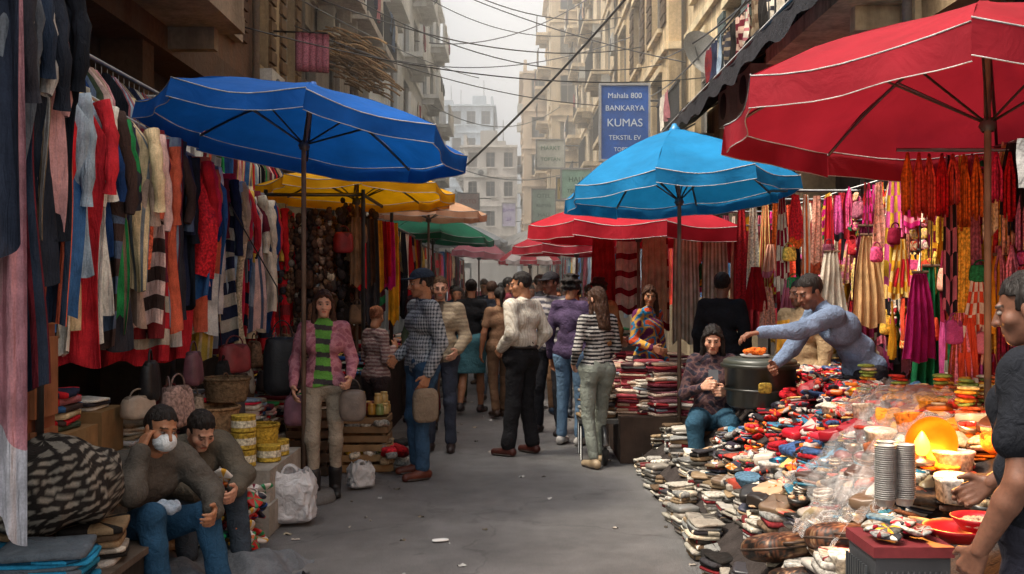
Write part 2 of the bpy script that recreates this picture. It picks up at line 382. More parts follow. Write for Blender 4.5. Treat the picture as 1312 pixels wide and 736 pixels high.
    if kind=='skirt':
        zz=bot.get('hem',.5)
        for q in 'LR':
            e=j['hi'+q]+(j['kn'+q]-j['hi'+q])*1.1; lp.append((j['hi'+q],e,.1,.115))
        lp.append(((j['hiL']+j['hiR'])/2,(j['knL']+j['knR'])/2,.11,.13))
        V,F=gm(lp,.06,h,lambda P,d:np.maximum(d,zz-P[:,2]),.009,seed+3)
    else:
        for q in 'LR':
            hi,kn,an=j['hi'+q],j['kn'+q],j['an'+q]
            lp+=[(hi,kn,.084+bb,.057+bb),(kn,kn+(an-kn)*bot.get('len',.93),.056+bb,bot.get('ank',.047)+bb)]
            lp.append((hi+A(0,.035,-.02),hi+(kn-hi)*.2+A(0,.03,0),.083,.078))
        V,F=gm(lp,.022,h,None,bot.get('wr',.007),seed+3)
    pb=bot.get('pat'); mb.add((W(V),F),mat='cloth',vcol=pb(V) if pb else np.tile(bc,(len(V),1)))
    if bot.get('belt'):
        t=np.linspace(0,2*pi,25); c=j['pel']+(j['wst']-j['pel'])*.52
        P=np.array([c+lv*(.155+bb+fat)*math.cos(a)+fw*(.117+bb+fat)*math.sin(a) for a in t]); V,F=tube(P,.012,6,False)
        mb.add((W(V),F),(.02,.013,.01),'leather')
    if kind=='skirt' or bot.get('len',.93)<.8:
        for q in 'LR': 
            V,F=gm([(j['kn'+q],j['kn'+q]*.55+j['an'+q]*.45,.05,.052),(j['kn'+q]*.55+j['an'+q]*.45,j['an'+q],.05,.033)],.02,h); mb.add((W(V),F),bot.get('leg',skin),'skin' if 'leg' not in bot else 'cloth')
    for q in 'LR':
        an=j['an'+q]; fd=A(*bot.get('fd'+q,(.12*(1 if q=='L' else -1),-1,0))); fd=nrm(fd); g=an-A(0,0,.085)
        sp_=[(g-fd*.045+A(0,0,.045),g+fd*.03+A(0,0,.045),.041,.040),(g+fd*.03+A(0,0,.04),g+fd*.155+A(0,0,.03),.040,.034),(an,g+fd*.0+A(0,0,.06),.04,.042)]
        if bot.get('boot'): sp_.append((an+(j['kn'+q]-an)*bot['boot'],an,.058,.05))
        fl=g[2]
        V,F=gm(sp_,.02,min(h,.009),lambda P,d:np.maximum(d,fl+.002-P[:,2])); mb.add((W(V),F),shoe,'leather')
        V,F=sel(.042,.115,.012,.5,.6,16,6); a=math.atan2(fd[1],fd[0])-pi/2
        V2,F2=T((V,F),g+fd*.055+A(0,0,.013),a); mb.add((W(V2),F2),bot.get('sole',(.04,.03,.025)),'leather')
    for q in 'LR':
        sh,el,wr=j['sh'+q],j['el'+q],j['wr'+q]; d=nrm(wr-el); sg=1 if q=='L' else -1
        hd=hands.get(q,{}); n=orth(A(*hd.get('n',(-sg,0,0))),d) if abs(nrm(A(*hd.get('n',(-sg,0,0))))@d)<.98 else orth(A(0,0,-1),d)
        t0=A(*hd.get('t',(0,-1,.8))); t=orth(t0,d,n)
        if sl<.95:
            V,F=gm([(sh,el,.045,.039),(el,el+(wr-el)*.3,.04,.041),(el+(wr-el)*.3,wr,.041,.027)],.015,h); mb.add((W(V),F),skin,'skin')
        V,F=gm([(el+(wr-el)*.75,wr,.029,.025)]+handp(wr,nrm(d+.1*n),n,t,hd.get('curl',22)),.008,.0055 if not lod else .009); mb.add((W(V),F),skin,'skin')
    hy,hp,hr=[math.radians(a) for a in head]; HM=Rz(hy)@Ry(hr)@Rx(hp); hs=.90 if fem else .93
    X=lambda V:W((V*hs)@HM.T+j['hed'])
    nb=j['hed']+HM@A(0,.028,-.08)
    V,F=gm([(j['nek']-up*.03,nb,.052 if not fem else .044,.05 if not fem else .043)],.01,h); mb.add((W(V),F),skin,'skin')
    headmesh(mb,X,face,h,skin,lod)
    if hair: hairmesh(mb,X,hair[0],hair[1],h,seed,cap)
    if extra: extra(mb,W,j)
    return mb.build(name)
# ---------------------------------------------------------------- goods helpers
def pick(p): return np.array(R.choice(p))
def mute(c,k=.08,g=.9):
    c=np.array(c); l=c.mean(); return tuple((c*(1-k)+l*k)*g*np.array((1.03,1,.94)))
WARM=[mute(hx(c),.03,.95) for c in ('a8101c','c41a2a','d8631a','e0a01c','c8187a','8c0f2c','e8b640','e05030','7a1030','d84a80')]
MIX=[mute(hx(c)) for c in ('2b3350','7f8894','c9c2b4','a03038','e6ddd0','3a3a44','5b6f8f','b76e79','8a7a66','d8cfc0','1d1f28','4d5a48','c7a89a','6d2030','8fa6bf','f0ece6')]
VIV=[mute(hx(c),.04,.98) for c in ('d81c2c','f2eee8','2a9858','1d3f78','f0a8b0','e8d0a8','d8284c','3c70b0','f4f0ea','20242e','e06a4c','c8b090','a8c0d8','e0bc50','70283c','f4c8c4','4a3a38','8c8c94','d02838','f0ece8')]
GREY=[mute(hx(c),.05,.85) for c in ('8d8f90','c8c4ba','55524e','2a2828','ddd8ce','9a8468','6e5a48','b8b4b0','3b3a40','a09a92','7a1f26','d9cdb8')]
def garment(mb,x,y,zt,L,w,th,col,pat=0,sl=True,rz=0.):
    ph=R.uniform(0,6); ph2=R.uniform(0,6); fl=R.uniform(-.25,.15); c2=pick(MIX+VIV); fq=R.uniform(24,50); am=R.uniform(.02,.05)
    nu,nv=34,15
    def f(U,V):
        a=U*2*pi; hw=w/2*np.minimum(1,.2+V*7)*(1+fl*V); 
        xx=hw*sp(np.cos(a),.8); s=np.sin(a); t=th*(.35+.65*np.minimum(1,V*3))
        yy=t*sp(s,.8)+am*(.25+V)*np.sin(xx*fq+ph+1.2*np.sin(V*4+ph2))+.03*np.sin(V*4+ph2)
        zz=zt-.035*np.minimum(1,np.abs(xx)/(w/2))*2.0*(V<.5)-V*L+.02*np.sin(xx*25+ph)*V
        return xx+.02*np.sin(V*6+ph),yy,zz
    V,F=grid(f,nu,nv,True)
    fc=np.tile(col,(len(F),1)); jj=np.tile(np.arange(nv-1),nu); ii=np.repeat(np.arange(nu),nv-1)
    if pat==1: fc[jj%2==0]=c2
    if pat==2: fc[ii%3==0]=c2
    if pat==3: fc[jj>8]=c2
    V,F=T((V,F),(0,0,0),rz); V=V+A(x,y,0)
    mb.add((V,F),fc,'print' if pat==4 else 'hang')
    if sl:
        l=R.uniform(.45,.62); t=np.linspace(0,1,9); ox=w*.43; dx=R.uniform(.02,.09)
        P=np.stack([ox+dx*np.sin(t*2.2),.03*np.sin(t*5+ph),zt-.07-l*t],1)@Rz(rz).T+A(x,y,0)
        V,F=tube(P,.043*(1-.28*t)+.007*np.sin(t*19+ph),10); mb.add((V,F),col*.95,'hang')
    t=np.linspace(0,1,6); P=np.stack([.0*t,0*t,zt-.02+.07*t],1)+A(x,y,0); mb.add(tube(P,.003,5),(.3,.3,.3),'metal')
def trousers(mb,x,y,zt,L,col,rz):
    for s_ in (0,1):
        t=np.linspace(0,1,12); ph=R.uniform(0,6); P=np.stack([(-.09+.15*s_)*(.6+.4*t)+.01*np.sin(t*6+ph),.02*np.sin(t*4+ph)+.02*s_,zt-L*t],1)@Rz(rz).T+A(x,y,0)
        V,F=tube(P,.075-.02*t+.006*np.sin(t*23+ph),12); mb.add((V,F),col*(1-.1*s_),'hang')
def drape(mb,p0,p1,L,folds,amp,col,gather=.0,mat='hang',c2=None,stripe=0,nv=12,vflare=0.):
    if mat=='cloth': mat='hang'
    p0=A(*p0);p1=A(*p1); nu=max(8,int(folds*7)); ph=R.uniform(0,6); d=p1-p0; n=nrm(np.cross(d,A(0,0,1))); c=(p0+p1)/2
    u,v=np.meshgrid(np.linspace(0,1,nu),np.linspace(0,1,nv),indexing='ij')
    k=(1-gather*(1-v)**2)*(1+vflare*v); off=amp*np.sin(u*folds*2*pi+ph+.8*np.sin(v*3+ph))*(.35+.65*v)+.4*amp*np.sin(v*5+u*3+ph)
    P=c+((u-.5)*k)[...,None]*d+off[...,None]*n; P[...,2]-=v*L*(1+.03*np.sin(u*9+ph))
    F=gridF(nu,nv); col=np.array(col); fc=np.tile(col,(len(F),1)); jj=np.tile(np.arange(nv-1),nu-1); ii=np.repeat(np.arange(nu-1),nv-1)
    if c2 is not None:
        if stripe==1: fc[jj%3==0]=c2
        elif stripe==2: fc[ii%4<2]=c2
        elif stripe==3: fc[(jj%4<2)^(ii%6<3)]=c2
        elif stripe==4: fc[jj>nv-4]=c2
    mb.add((P.reshape(-1,3),F),fc,mat)
def tassel(mb,x,y,z,L,col,n=7,r=.05):
    for i in range(n):
        a=i*2*pi/n+R.random(); t=np.linspace(0,1,6); q=R.uniform(.6,1)
        P=np.stack([x+r*q*np.cos(a)*np.minimum(1,t*2.5),y+r*q*np.sin(a)*np.minimum(1,t*2.5),z-L*R.uniform(.85,1)*t],1); mb.add(tube(P,.008,5),np.array(col)*R.uniform(.6,1.15),'print')
def fstack(mb,x,y,z,rz,w,d,n,pal,lt=.03,mat='cloth',tilt=0):
    zz=z
    for i in range(n):
        t=lt*R.uniform(.6,1.35); V,F=sel(w/2*R.uniform(.9,1.06),d/2*R.uniform(.9,1.06),t/2,.4,.32,16,6)
        V[:,2]+=.006*np.sin(V[:,0]*22+i)*np.cos(V[:,1]*17+i*2)
        c=pick(pal)*R.uniform(.7,1.1); fc=np.tile(c,(len(F),1)); 
        if R.random()<.35: fc[(np.arange(len(F))//5)%3==0]=pick(pal)
        V,F=T((V,F),(x+R.uniform(-.014,.014),y+R.uniform(-.014,.014),zz+t/2),rz+R.uniform(-.12,.12),tilt+R.uniform(-.04,.04),tilt*.5); mb.add((V,F),fc,mat); zz+=t*.9
    return zz
def pouch(mb,x,y,z,rz,rx,ry,a,b,c,col,mat='print',c2=None):
    V,F=sel(a,b,c,.7,.55,18,9); V[:,2]+=.2*c*np.sin(V[:,0]/a*5)
    fc=np.tile(col,(len(F),1))
    if c2 is not None: fc[(np.arange(len(F))//8)%4<2]=c2
    mb.add(T((V,F),(x,y,z),rz,rx,ry),fc,mat)
def bag(mb,x,y,z,rz,w,hh,dp,col,mat='leather',handle=True,trim=None):
    V,F=sel(w/2,dp/2,hh/2,.45,.6,20,10); V[:,0]*=1-.12*(V[:,2]/hh); V[:,1]*=1-.5*(V[:,2]/hh); V[:,1]+=.01*np.sin(V[:,0]*40)
    mb.add(T((V,F),(x,y,z+hh/2),rz),col,mat); tr=np.array(trim if trim is not None else np.array(col)*.5)
    V,F=sel(w*.44,dp*.33,hh*.16,.4,.6,16,6); mb.add(T((V,F),(x,y,z+hh*.84),rz),tr,mat)
    if handle:
        t=np.linspace(0,pi,11); P=np.stack([w*.28*np.cos(t),0*t,hh*.95+hh*.32*np.sin(t)],1); mb.add(T(tube(P,.006,6),(x,y,z),rz),tr,mat)
# ---------------------------------------------------------------- world, light, camera
sc=bpy.context.scene
w=bpy.data.worlds.new('World'); sc.world=w; w.use_nodes=True; nt=w.node_tree
bg=nt.nodes['Background']; sky=nt.nodes.new('ShaderNodeTexSky'); sky.sky_type='NISHITA'; sky.sun_disc=False
EL,AZ=math.radians(60),math.radians(250)   # hazy sun high on the left: lights the right-hand facades
sky.sun_elevation=EL; sky.sun_rotation=AZ; sky.dust_density=6; sky.air_density=1.0; sky.altitude=50
hs=nt.nodes.new('ShaderNodeHueSaturation'); hs.inputs['Saturation'].default_value=.20; hs.inputs['Value'].default_value=2.75
wm=nt.nodes.new('ShaderNodeMixRGB'); wm.blend_type='MULTIPLY'; wm.inputs['Fac'].default_value=1; wm.inputs['Color2'].default_value=(1.0,.965,.91,1)
nt.links.new(sky.outputs[0],hs.inputs['Color']); nt.links.new(hs.outputs[0],wm.inputs['Color1']); nt.links.new(wm.outputs[0],bg.inputs['Color']); bg.inputs['Strength'].default_value=.15
sd=bpy.data.lights.new('sun','SUN'); sd.energy=3.7; sd.angle=math.radians(9); sd.color=(1,.87,.68)
so=bpy.data.objects.new('sun',sd); sc.collection.objects.link(so)
dv=A(math.sin(AZ)*math.cos(EL),math.cos(AZ)*math.cos(EL),math.sin(EL))
so.rotation_euler=Vector(dv.tolist()).to_track_quat('Z','Y').to_euler(); so.location=(dv*30).tolist()
cam=bpy.data.cameras.new('camera'); cam.lens=35; cam.sensor_width=36; cam.clip_end=2000
co=bpy.data.objects.new('camera',cam); sc.collection.objects.link(co); co.location=(0,0,1.6); co.rotation_euler=(math.radians(90),0,0); sc.camera=co
sc.view_settings.view_transform='Standard'; sc.view_settings.look='None'; sc.view_settings.exposure=0
hm=bpy.data.materials.new('haze'); hm.use_nodes=True; hn=hm.node_tree; hn.nodes.remove(hn.nodes['Principled BSDF'])
vs=hn.nodes.new('ShaderNodeVolumeScatter'); vs.inputs['Density'].default_value=.012; vs.inputs['Color'].default_value=(1,.97,.92,1); vs.inputs['Anisotropy'].default_value=.0
hn.links.new(vs.outputs[0],hn.nodes['Material Output'].inputs['Volume']); MAT['haze']=hm
mb=MB(); mb.add(box(-60,60,13,170,-.5,40),(1,1,1),'haze',False); mb.build('haze')
# ---------------------------------------------------------------- ground
mb=MB(); mb.add(grid(lambda U,V:((U-.5)*1600,(V-.3)*1600,0*U),33,33),(.1,.1,.1),'asphalt'); mb.build('ground')
for sx in (-1,1):
    mb=MB(); x0,x1=sorted((sx*2.75,sx*3.6)); mb.add(box(x0,x1,-2,60,0.003,.12),(.2,.19,.18),'concrete',False)
    k0,k1=sorted((sx*2.62,sx*2.748))
    for i in range(62): mb.add(box(k0,k1,-2+i,-2+i+.985,0.003,.135),np.array((.25,.24,.22))*R.uniform(.85,1.1),'concrete',False)
    mb.build('pavement')
mb=MB()
for i in range(110):
    x=R.uniform(-1.7,1.2) if i<60 else R.choice([R.uniform(-1.5,-.9),R.uniform(.75,1.15)]); y=R.uniform(5.4,16); s_=R.uniform(.008,.03)
    V,F=grid(lambda U,V:((U-.5)*s_*2,(V-.5)*s_*1.3,.006+.01*np.sin(U*5+i)*np.sin(V*4)),4,4); mb.add(T((V,F),(x,y,0),R.uniform(0,6)),pick([(.5,.5,.48),(.35,.3,.22),(.15,.13,.1),(.4,.35,.3),(.06,.05,.04)]),'cloth')
V,F=sel(.055,.03,.006,.6,.7); mb.add(T((V,F),(-.45,6.25,.012),.3),(.7,.7,.68),'plastic')
mb.build('street_litter')
mb=MB(); mb.add(T(revolve([(0,.004),(.30,.004),(.33,.006),(.34,.0)],32),(.15,13.2,.001)),(.07,.065,.06),'metal')
for i in range(7): mb.add(T(box(-.22,.22,-.012,.012,.005,.011),(.15,13.2-.21+i*.07,.001)),(.05,.05,.05),'metal',False)
mb.build('manhole_cover')
# ---------------------------------------------------------------- buildings
def obox(mb,O,U,Nn,u0,u1,z0,z1,n0,n1,col,mat,sm=False):
    V=[]
    for z in (z0,z1):
        for a,b in ((u0,n0),(u1,n0),(u1,n1),(u0,n1)): V.append(O+U*a+Nn*b+A(0,0,z))
    mb.add((np.array(V),BF),col,mat,sm)
def quad(mb,a,b,c,d,col,mat): mb.add((np.array([a,b,c,d]),np.array([[0,1,2,3]])),col,mat,False)
def facade(parts,O,U,Nn,W,z0,z1,nb,nf,ww,wh,col,mat,style={}):
    wl,gl,tr=parts['walls'],parts['windows'],parts['trim']; cw=W/nb; ch=(z1-z0)/nf; rd=.18
    tc=np.array(style.get('trim',np.array(col)*1.1)); fc=np.array(style.get('frame',(.25,.22,.18)))
    for f in range(nf):
        for b in range(nb):
            u0=b*cw;u1=u0+cw;a0=z0+f*ch;a1=a0+ch; k=.5*(cw-ww*cw); wu0=u0+k;wu1=u1-k; wz0=a0+ch*(.5-wh/2)+.02; wz1=wz0+ch*wh
            door=style.get('balc') and (b+f)%style.get('bm',1)==0 
            if door: wz0=a0+.08
            P=lambda u,z,n=0:O+U*u+Nn*n+A(0,0,z)
            quad(wl,P(u0,a0),P(wu0,a0),P(wu0,a1),P(u0,a1),col,mat); quad(wl,P(wu1,a0),P(u1,a0),P(u1,a1),P(wu1,a1),col,mat)
            quad(wl,P(wu0,a0),P(wu1,a0),P(wu1,wz0),P(wu0,wz0),col,mat); quad(wl,P(wu0,wz1),P(wu1,wz1),P(wu1,a1),P(wu0,a1),col,mat)
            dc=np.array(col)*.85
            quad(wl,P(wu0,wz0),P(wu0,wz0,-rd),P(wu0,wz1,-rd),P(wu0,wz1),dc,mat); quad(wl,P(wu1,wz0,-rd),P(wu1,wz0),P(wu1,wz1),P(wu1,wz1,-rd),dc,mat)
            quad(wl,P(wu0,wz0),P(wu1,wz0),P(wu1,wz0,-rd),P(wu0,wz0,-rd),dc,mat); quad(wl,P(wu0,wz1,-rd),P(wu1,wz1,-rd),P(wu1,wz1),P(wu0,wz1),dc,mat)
            g=R.uniform(.02,.09); 
            if R.random()<.2: quad(gl,P(wu0,wz0,-rd+.01),P(wu1,wz0,-rd+.01),P(wu1,wz1,-rd+.01),P(wu0,wz1,-rd+.01),np.array((.32,.3,.27))*R.uniform(.6,1.2),'cloth')
            else: quad(gl,P(wu0,wz0,-rd+.01),P(wu1,wz0,-rd+.01),P(wu1,wz1,-rd+.01),P(wu0,wz1,-rd+.01),(g,g*1.05,g*1.15),'glass')
            fw_=.05
            for (p,q) in ((wu0,wu0+fw_),(wu1-fw_,wu1),((wu0+wu1)/2-fw_/2,(wu0+wu1)/2+fw_/2)): obox(tr,O,U,Nn,p,q,wz0,wz1,-rd+.015,-rd+.06,fc,'paint')
            zm=wz0+(wz1-wz0)*.66; obox(tr,O,U,Nn,wu0+fw_,wu1-fw_,zm,zm+.04,-rd+.018,-rd+.055,fc,'paint')
            if style.get('shut') and R.random()<style['shut']:
                for (p,q) in ((wu0-.02-(wu1-wu0)*.42,wu0-.02),(wu1+.02,wu1+.02+(wu1-wu0)*.42)):
                    for s_ in range(10):
                        zz=wz0+(wz1-wz0)*s_/10; obox(tr,O,U,Nn,p,q,zz,zz+(wz1-wz0)/10*.8,.01,.045+.01*(s_%2),style.get('shc',(.1,.08,.06)),'wood')
            if not door: obox(tr,O,U,Nn,wu0-.08,wu1+.08,wz0-.09,wz0-.003,.0,.1,tc,mat)
            if style.get('lint'): obox(tr,O,U,Nn,wu0-.1,wu1+.1,wz1+.005,wz1+.14,.0,.07,tc,mat)
            if door:
                d=style['balc']; e0,e1=u0+cw*.06,u1-cw*.06
                obox(tr,O,U,Nn,e0,e1,a0-.1,a0+.06,.0,d,tc*.9,mat)
                for q in (e0+.15,e1-.3): obox(tr,O,U,Nn,q,q+.14,a0-.32,a0-.103,.0,d*.7,tc*.8,mat)
                if style.get('solid'): obox(tr,O,U,Nn,e0,e1,a0+.063,a0+.95,d-.1,d-.01,tc,mat)
                else:
                    obox(tr,O,U,Nn,e0,e1,a0+.95,a0+1.0,d-.06,d-.01,(.05,.05,.05),'paint')
                    n_=int((e1-e0)/.13)
                    for q in range(n_+1): x=e0+(e1-e0-.02)*q/n_; obox(tr,O,U,Nn,x,x+.018,a0+.063,a0+.947,d-.045,d-.025,(.05,.05,.05),'paint')
                if R.random()<.6:
                    for q in range(R.randint(2,4)):
                        xx=R.uniform(e0+.2,e1-.5); pp=O+U*xx+Nn*(d+.01)+A(0,0,a0+1.0); drape(tr,pp,pp+U*R.uniform(.3,.6),R.uniform(.4,.9),2,.03,pick(MIX),nv=7)
            if R.random()<style.get('ac',.15):
                q=wu1-.1 if R.random()<.5 else wu0-.5
                obox(tr,O,U,Nn,q,q+.75,wz0-.7,wz0-.15,.05,.36,(.45,.44,.4),'paint'); 
                V,F=revolve([(.2,0),(.19,.012),(.03,.015),(.0,.015)],16); ang=math.atan2(Nn[1],Nn[0])
                cc=O+U*(q+.35)+Nn*.362+A(0,0,wz0-.42); mV=V@Ry(pi/2).T@Rz(ang).T+cc; tr.add((mV,F),(.08,.08,.08),'paint')
        if style.get('band',1): obox(tr,O,U,Nn,-.02,W+.02,z0+(f+1)*ch-.16,z0+(f+1)*ch-.01,.003,.09 if f<nf-1 else .25,tc,mat)
def building(name,x0,x1,y0,y1,h,col,mat='plaster',side='L',nb=3,nf=4,z0=3.2,ww=.42,wh=.56,style={},front=True,fb=None,shop=(.05,.04,.035)):
    e=empty(name); parts={k:MB() for k in ('walls','windows','trim')}; wl=parts['walls']; wy=y1-y0
    if side=='L': O,U,Nn=A(x1,y0,0),A(0,1,0),A(1,0,0)
    else: O,U,Nn=A(x0,y1,0),A(0,-1,0),A(-1,0,0)
    facade(parts,O,U,Nn,wy,z0,h,nb,nf,ww,wh,col,mat,style)
    n=max(2,int(wy/3)); cw=wy/n
    for i in range(n):
        obox(wl,O,U,Nn,i*cw,i*cw+.3,0,z0-.35,-.5,.0,np.array(col)*.6,mat); 
        obox(wl,O,U,Nn,i*cw+.3,i*cw+cw,0,z0-.35,-.52,-.4,shop,'wood')  # near-black panel paints the dark inside of the open shopfront
    obox(parts['trim'],O,U,Nn,0,wy,z0-.35,z0,-.5,.06,np.array(col)*.7,mat)
    if front:
        Of,Uf,Nf=A(x0,y0,0),A(1,0,0),A(0,-1,0); fb=fb or max(2,int((x1-x0)/2.6)); facade(parts,Of,Uf,Nf,x1-x0,z0,h,fb,nf,ww,wh,col,mat,dict(style,balc=0))
        obox(wl,Of,Uf,Nf,0,x1-x0,0,z0-.003,-.3,-.0,np.array(col)*.7,mat)
    else: quad(wl,A(x0,y0,0),A(x1,y0,0),A(x1,y0,h),A(x0,y0,h),col,mat)
    quad(wl,A(x1,y1,0),A(x0,y1,0),A(x0,y1,h),A(x1,y1,h),col,mat)
    quad(wl,A(x0,y0,h),A(x1,y0,h),A(x1,y1,h),A(x0,y1,h),np.array(col)*.6,mat)
    xo=x0 if side=='L' else x1; quad(wl,A(xo,y1,0),A(xo,y0,0),A(xo,y0,h),A(xo,y1,h),col,mat)
    tr=parts['trim']; obox(tr,O,U,Nn,0,wy,h+.002,h+.7,-.2,-.003,np.array(col)*.95,mat)
    for i in range(3):
        px=R.uniform(x0+1,x1-1.2) if x1-x0>3 else (x0+x1)/2; py=R.uniform(y0+.5,y1-1); tr.add(T(cbox(1.2,1.2,R.uniform(.8,1.8)),(px,py,h+.01)),np.array(col)*.8,mat,False)
        tr.add(tube(A((px+.4,py,h),(px+.4,py,h+3)),.03,6),(.2,.2,.2),'metal')
    for k,m in parts.items(): m.build(k,e)
    return e
XF=3.5
building('brown_shop_building',-11,-XF,1.5,13.4,6.6,hx('6b5140'),'plaster','L',4,1,4.3,.4,.6,dict(trim=hx('9a8a78'),balc=.75,bm=2,solid=1,shut=.8,shc=hx('4a3426'),ac=0),front=False)
building('shuttered_townhouse',-11,-XF-.1,13.42,17,7.6,hx('a8906e'),'plaster','L',2,1,4.0,.42,.62,dict(shut=1,shc=hx('6a5238'),lint=1),front=True)
building('grey_balcony_apartment_block',-12,-XF-.25,17.02,25,10.5,hx('b8aea0'),'plaster','L',3,2,3.6,.5,.6,dict(balc=.9,ac=.4,trim=hx('c8beb0')))
building('white_apartment_block',-14,-XF-.1,25.02,50,15,hx('dcdedc'),'plasterlight','L',7,4,3.4,.5,.55,dict(balc=.7,bm=2,ac=.3,trim=hx('e8e8e4'),solid=1))
building('pale_office_building',-9,-1.6,84,96,17,hx('c3ccd2'),'plasterlight','L',4,6,3.4,.6,.5,dict(ac=.1),fb=6)  # far buildings: aerial haze put into the paler base colours
building('distant_apartment_building',-3.2,.35,66,80,11,hx('c8c2ba'),'plasterlight','R',4,4,3.2,.5,.5,dict(balc=.6,ac=.3),fb=3)
building('tan_corner_building',.7,6,60,74,14.6,hx('ccb8a0'),'plasterlight','R',4,5,3.3,.45,.55,dict(lint=1,ac=.3),fb=3)
building('beige_townhouse',2.05,9,52,59.9,18,hx('ccb89a'),'plasterlight','R',3,6,3.4,.45,.6,dict(lint=1,balc=.7,bm=2),fb=4)
building('cream_apartment_block',XF-.1,11,30,51.9,17,hx('dcc8a8'),'plaster','R',6,5,3.6,.5,.62,dict(balc=.7,bm=2,lint=1,ac=.3))
building('ornate_stone_building',XF-.35,11,20,29.9,12,hx('d0b68e'),'plaster','R',3,3,3.8,.44,.66,dict(lint=1,shut=.4,shc=hx('5c4a38'),trim=hx('e0caa4'),ac=.5))
building('weathered_plaster_building',XF,11,8.5,19.9,9,hx('dcc49c'),'plaster','R',4,2,4.2,.42,.6,dict(lint=1,balc=.65,bm=3,shut=.5,shc=hx('4e5a58'),ac=.5,trim=hx('e0cea8')),front=False)
building('tan_shop_building',XF+.05,11,1,8.48,7.2,hx('b89e78'),'plaster','R',2,1,4.2,.4,.6,dict(lint=1,shut=.5),front=False)
for i,(x,y,wd,h) in enumerate(((-12,120,9,17),(-3,140,8,20),(7,130,8,24))):
    building('distant_office_tower',x-wd/2,x+wd/2,y,y+12,h,hx('c8cdd2'),'plasterlight','R',3,6,3.2,.6,.5,{},fb=5)  # tower colour paled and blued, distance haze painted in
def text(s,loc,size,col,parent,rz=0,ext=.004,sx=1.):
    c=bpy.data.curves.new('lettering','FONT'); c.body=s; c.size=size; c.extrude=ext; c.align_x='CENTER'; c.align_y='CENTER'
    o=bpy.data.objects.new('lettering',c); sc.collection.objects.link(o); o.location=loc; o.rotation_euler=(pi/2,0,rz); o.scale=(sx,1,1); o.parent=parent
    m=bpy.data.materials.new('lettering_paint'); m.use_nodes=True; m.node_tree.nodes['Principled BSDF'].inputs['Base Color'].default_value=(*col,1); c.materials.append(m)
def sign(name,x0,x1,y,z0,z1,col,lines,tc=(.6,.6,.6),fr=(.3,.3,.3)):
    e=empty(name); mb=MB(); mb.add(box(x0,x1,y,y+.12,z0,z1),col,'paint',False)
    for a in (box(x0-.04,x1+.04,y-.03,y+.15,z1,z1+.05),box(x0-.04,x1+.04,y-.03,y+.15,z0-.05,z0),box(x0-.04,x0,y-.03,y+.15,z0,z1),box(x1,x1+.04,y-.03,y+.15,z0,z1)): mb.add(a,fr,'paint',False)
    for zz in (z0+.2*(z1-z0),z0+.8*(z1-z0)): mb.add(tube(A((x1,y+.06,zz),(x1+.6,y+.06,zz)),.025,6),(.2,.2,.2),'metal')
    mb.build('panel',e); H_=z1-z0
    for s,f,sz in lines: text(s,((x0+x1)/2,y-.006,z0+f*H_),sz,tc,e)
# blue sign hangs off the corner of the ornate building, in front of its first bay
sign('blue_shop_sign',1.78,2.72,19.86,4.15,5.62,hx('0c50a0'),[('Mahala 800',.86,.15),('BANKARYA',.69,.15),('KUMAS',.49,.22),('TEKSTIL EV',.29,.13),('TOPTAN',.13,.11)],tc=(.5,.58,.66))
sign('faded_shop_sign',1.0,2.1,40,6.4,7.5,hx('c8c8bc'),[('MARKT',.7,.24),('TOPTAN',.3,.2)],tc=hx('3a7048'))
sign('faded_shop_sign',.9,1.9,44,4.5,5.9,hx('a9bfb0'),[('OTEL',.8,.25),('KUMAS',.5,.2),('HALI',.2,.25)],tc=hx('1d5f50'))
sign('faded_shop_sign',-2.6,-1.6,48,5.0,6.1,hx('c9b5b0'),[('FOTO',.65,.28),('CAFE',.25,.2)],tc=hx('a04030'))
sign('faded_shop_sign',1.5,2.3,33,4.5,5.2,hx('c8b070'),[('ECZANE',.5,.18)],tc=(.15,.12,.1))
sign('faded_shop_sign',-.6,.2,62,5.4,6.8,hx('b0a8c0'),[('BANK',.7,.28),('24',.3,.3)],tc=hx('5a3090'))
sign('faded_shop_sign',1.4,2.2,28,4.1,4.9,hx('8cb4a0'),[('HALI',.65,.2),('TEKSTIL',.25,.14)],tc=hx('14503c'))
e=MB(); V,F=revolve([(0,0),(.15,.02),(.3,.07),(.42,.15)],24); e.add(T((V,F),(3.0,15.9,5.25),.5,pi/2*.75,0),(.42,.41,.38),'paint'); e.add(tube(A((3.0,15.95,5.2),(3.5,16,5.0)),.03,6),(.2,.2,.2),'metal'); e.add(tube(A((3.0,15.95,5.2),(2.85,15.5,5.35)),.012,5),(.2,.2,.2),'metal'); e.build('satellite_dish')
mb=MB()
for (x,y,h_) in ((3.42,19.8,9),(3.1,29.7,12),(-3.42,13.3,7.5),(-3.6,17.1,9),(3.42,8.6,9)): mb.add(tube(A((x,y,3.3),(x,y,h_)),.05,8),(.22,.2,.17),'paint')
mb.build('drainpipes')
mb=MB()
mb.add(grid(lambda U,V:(3.49-V*1.0,8+U*11,4.75-V*.55+.04*np.sin(U*60)*V-.06*np.sin(U*pi*5)**2*V),60,8),(.025,.025,.03),'cloth')
mb.add(grid(lambda U,V:(2.49+.01*np.sin(U*90),8+U*11,4.2-.06*np.sin(U*pi*5)**2-V*.22*(1+.2*np.sin(U*70))),80,4),(.03,.03,.035),'cloth')
for i in range(6): mb.add(tube(A((3.5,8+i*2.2,4.72),(2.5,8+i*2.2,4.17)),.02,6),(.2,.2,.2),'metal')
mb.add(tube(A((2.5,8,4.17),(2.5,19,4.17)),.02,6),(.2,.2,.2),'metal')
mb.build('black_awning')
mb=MB()
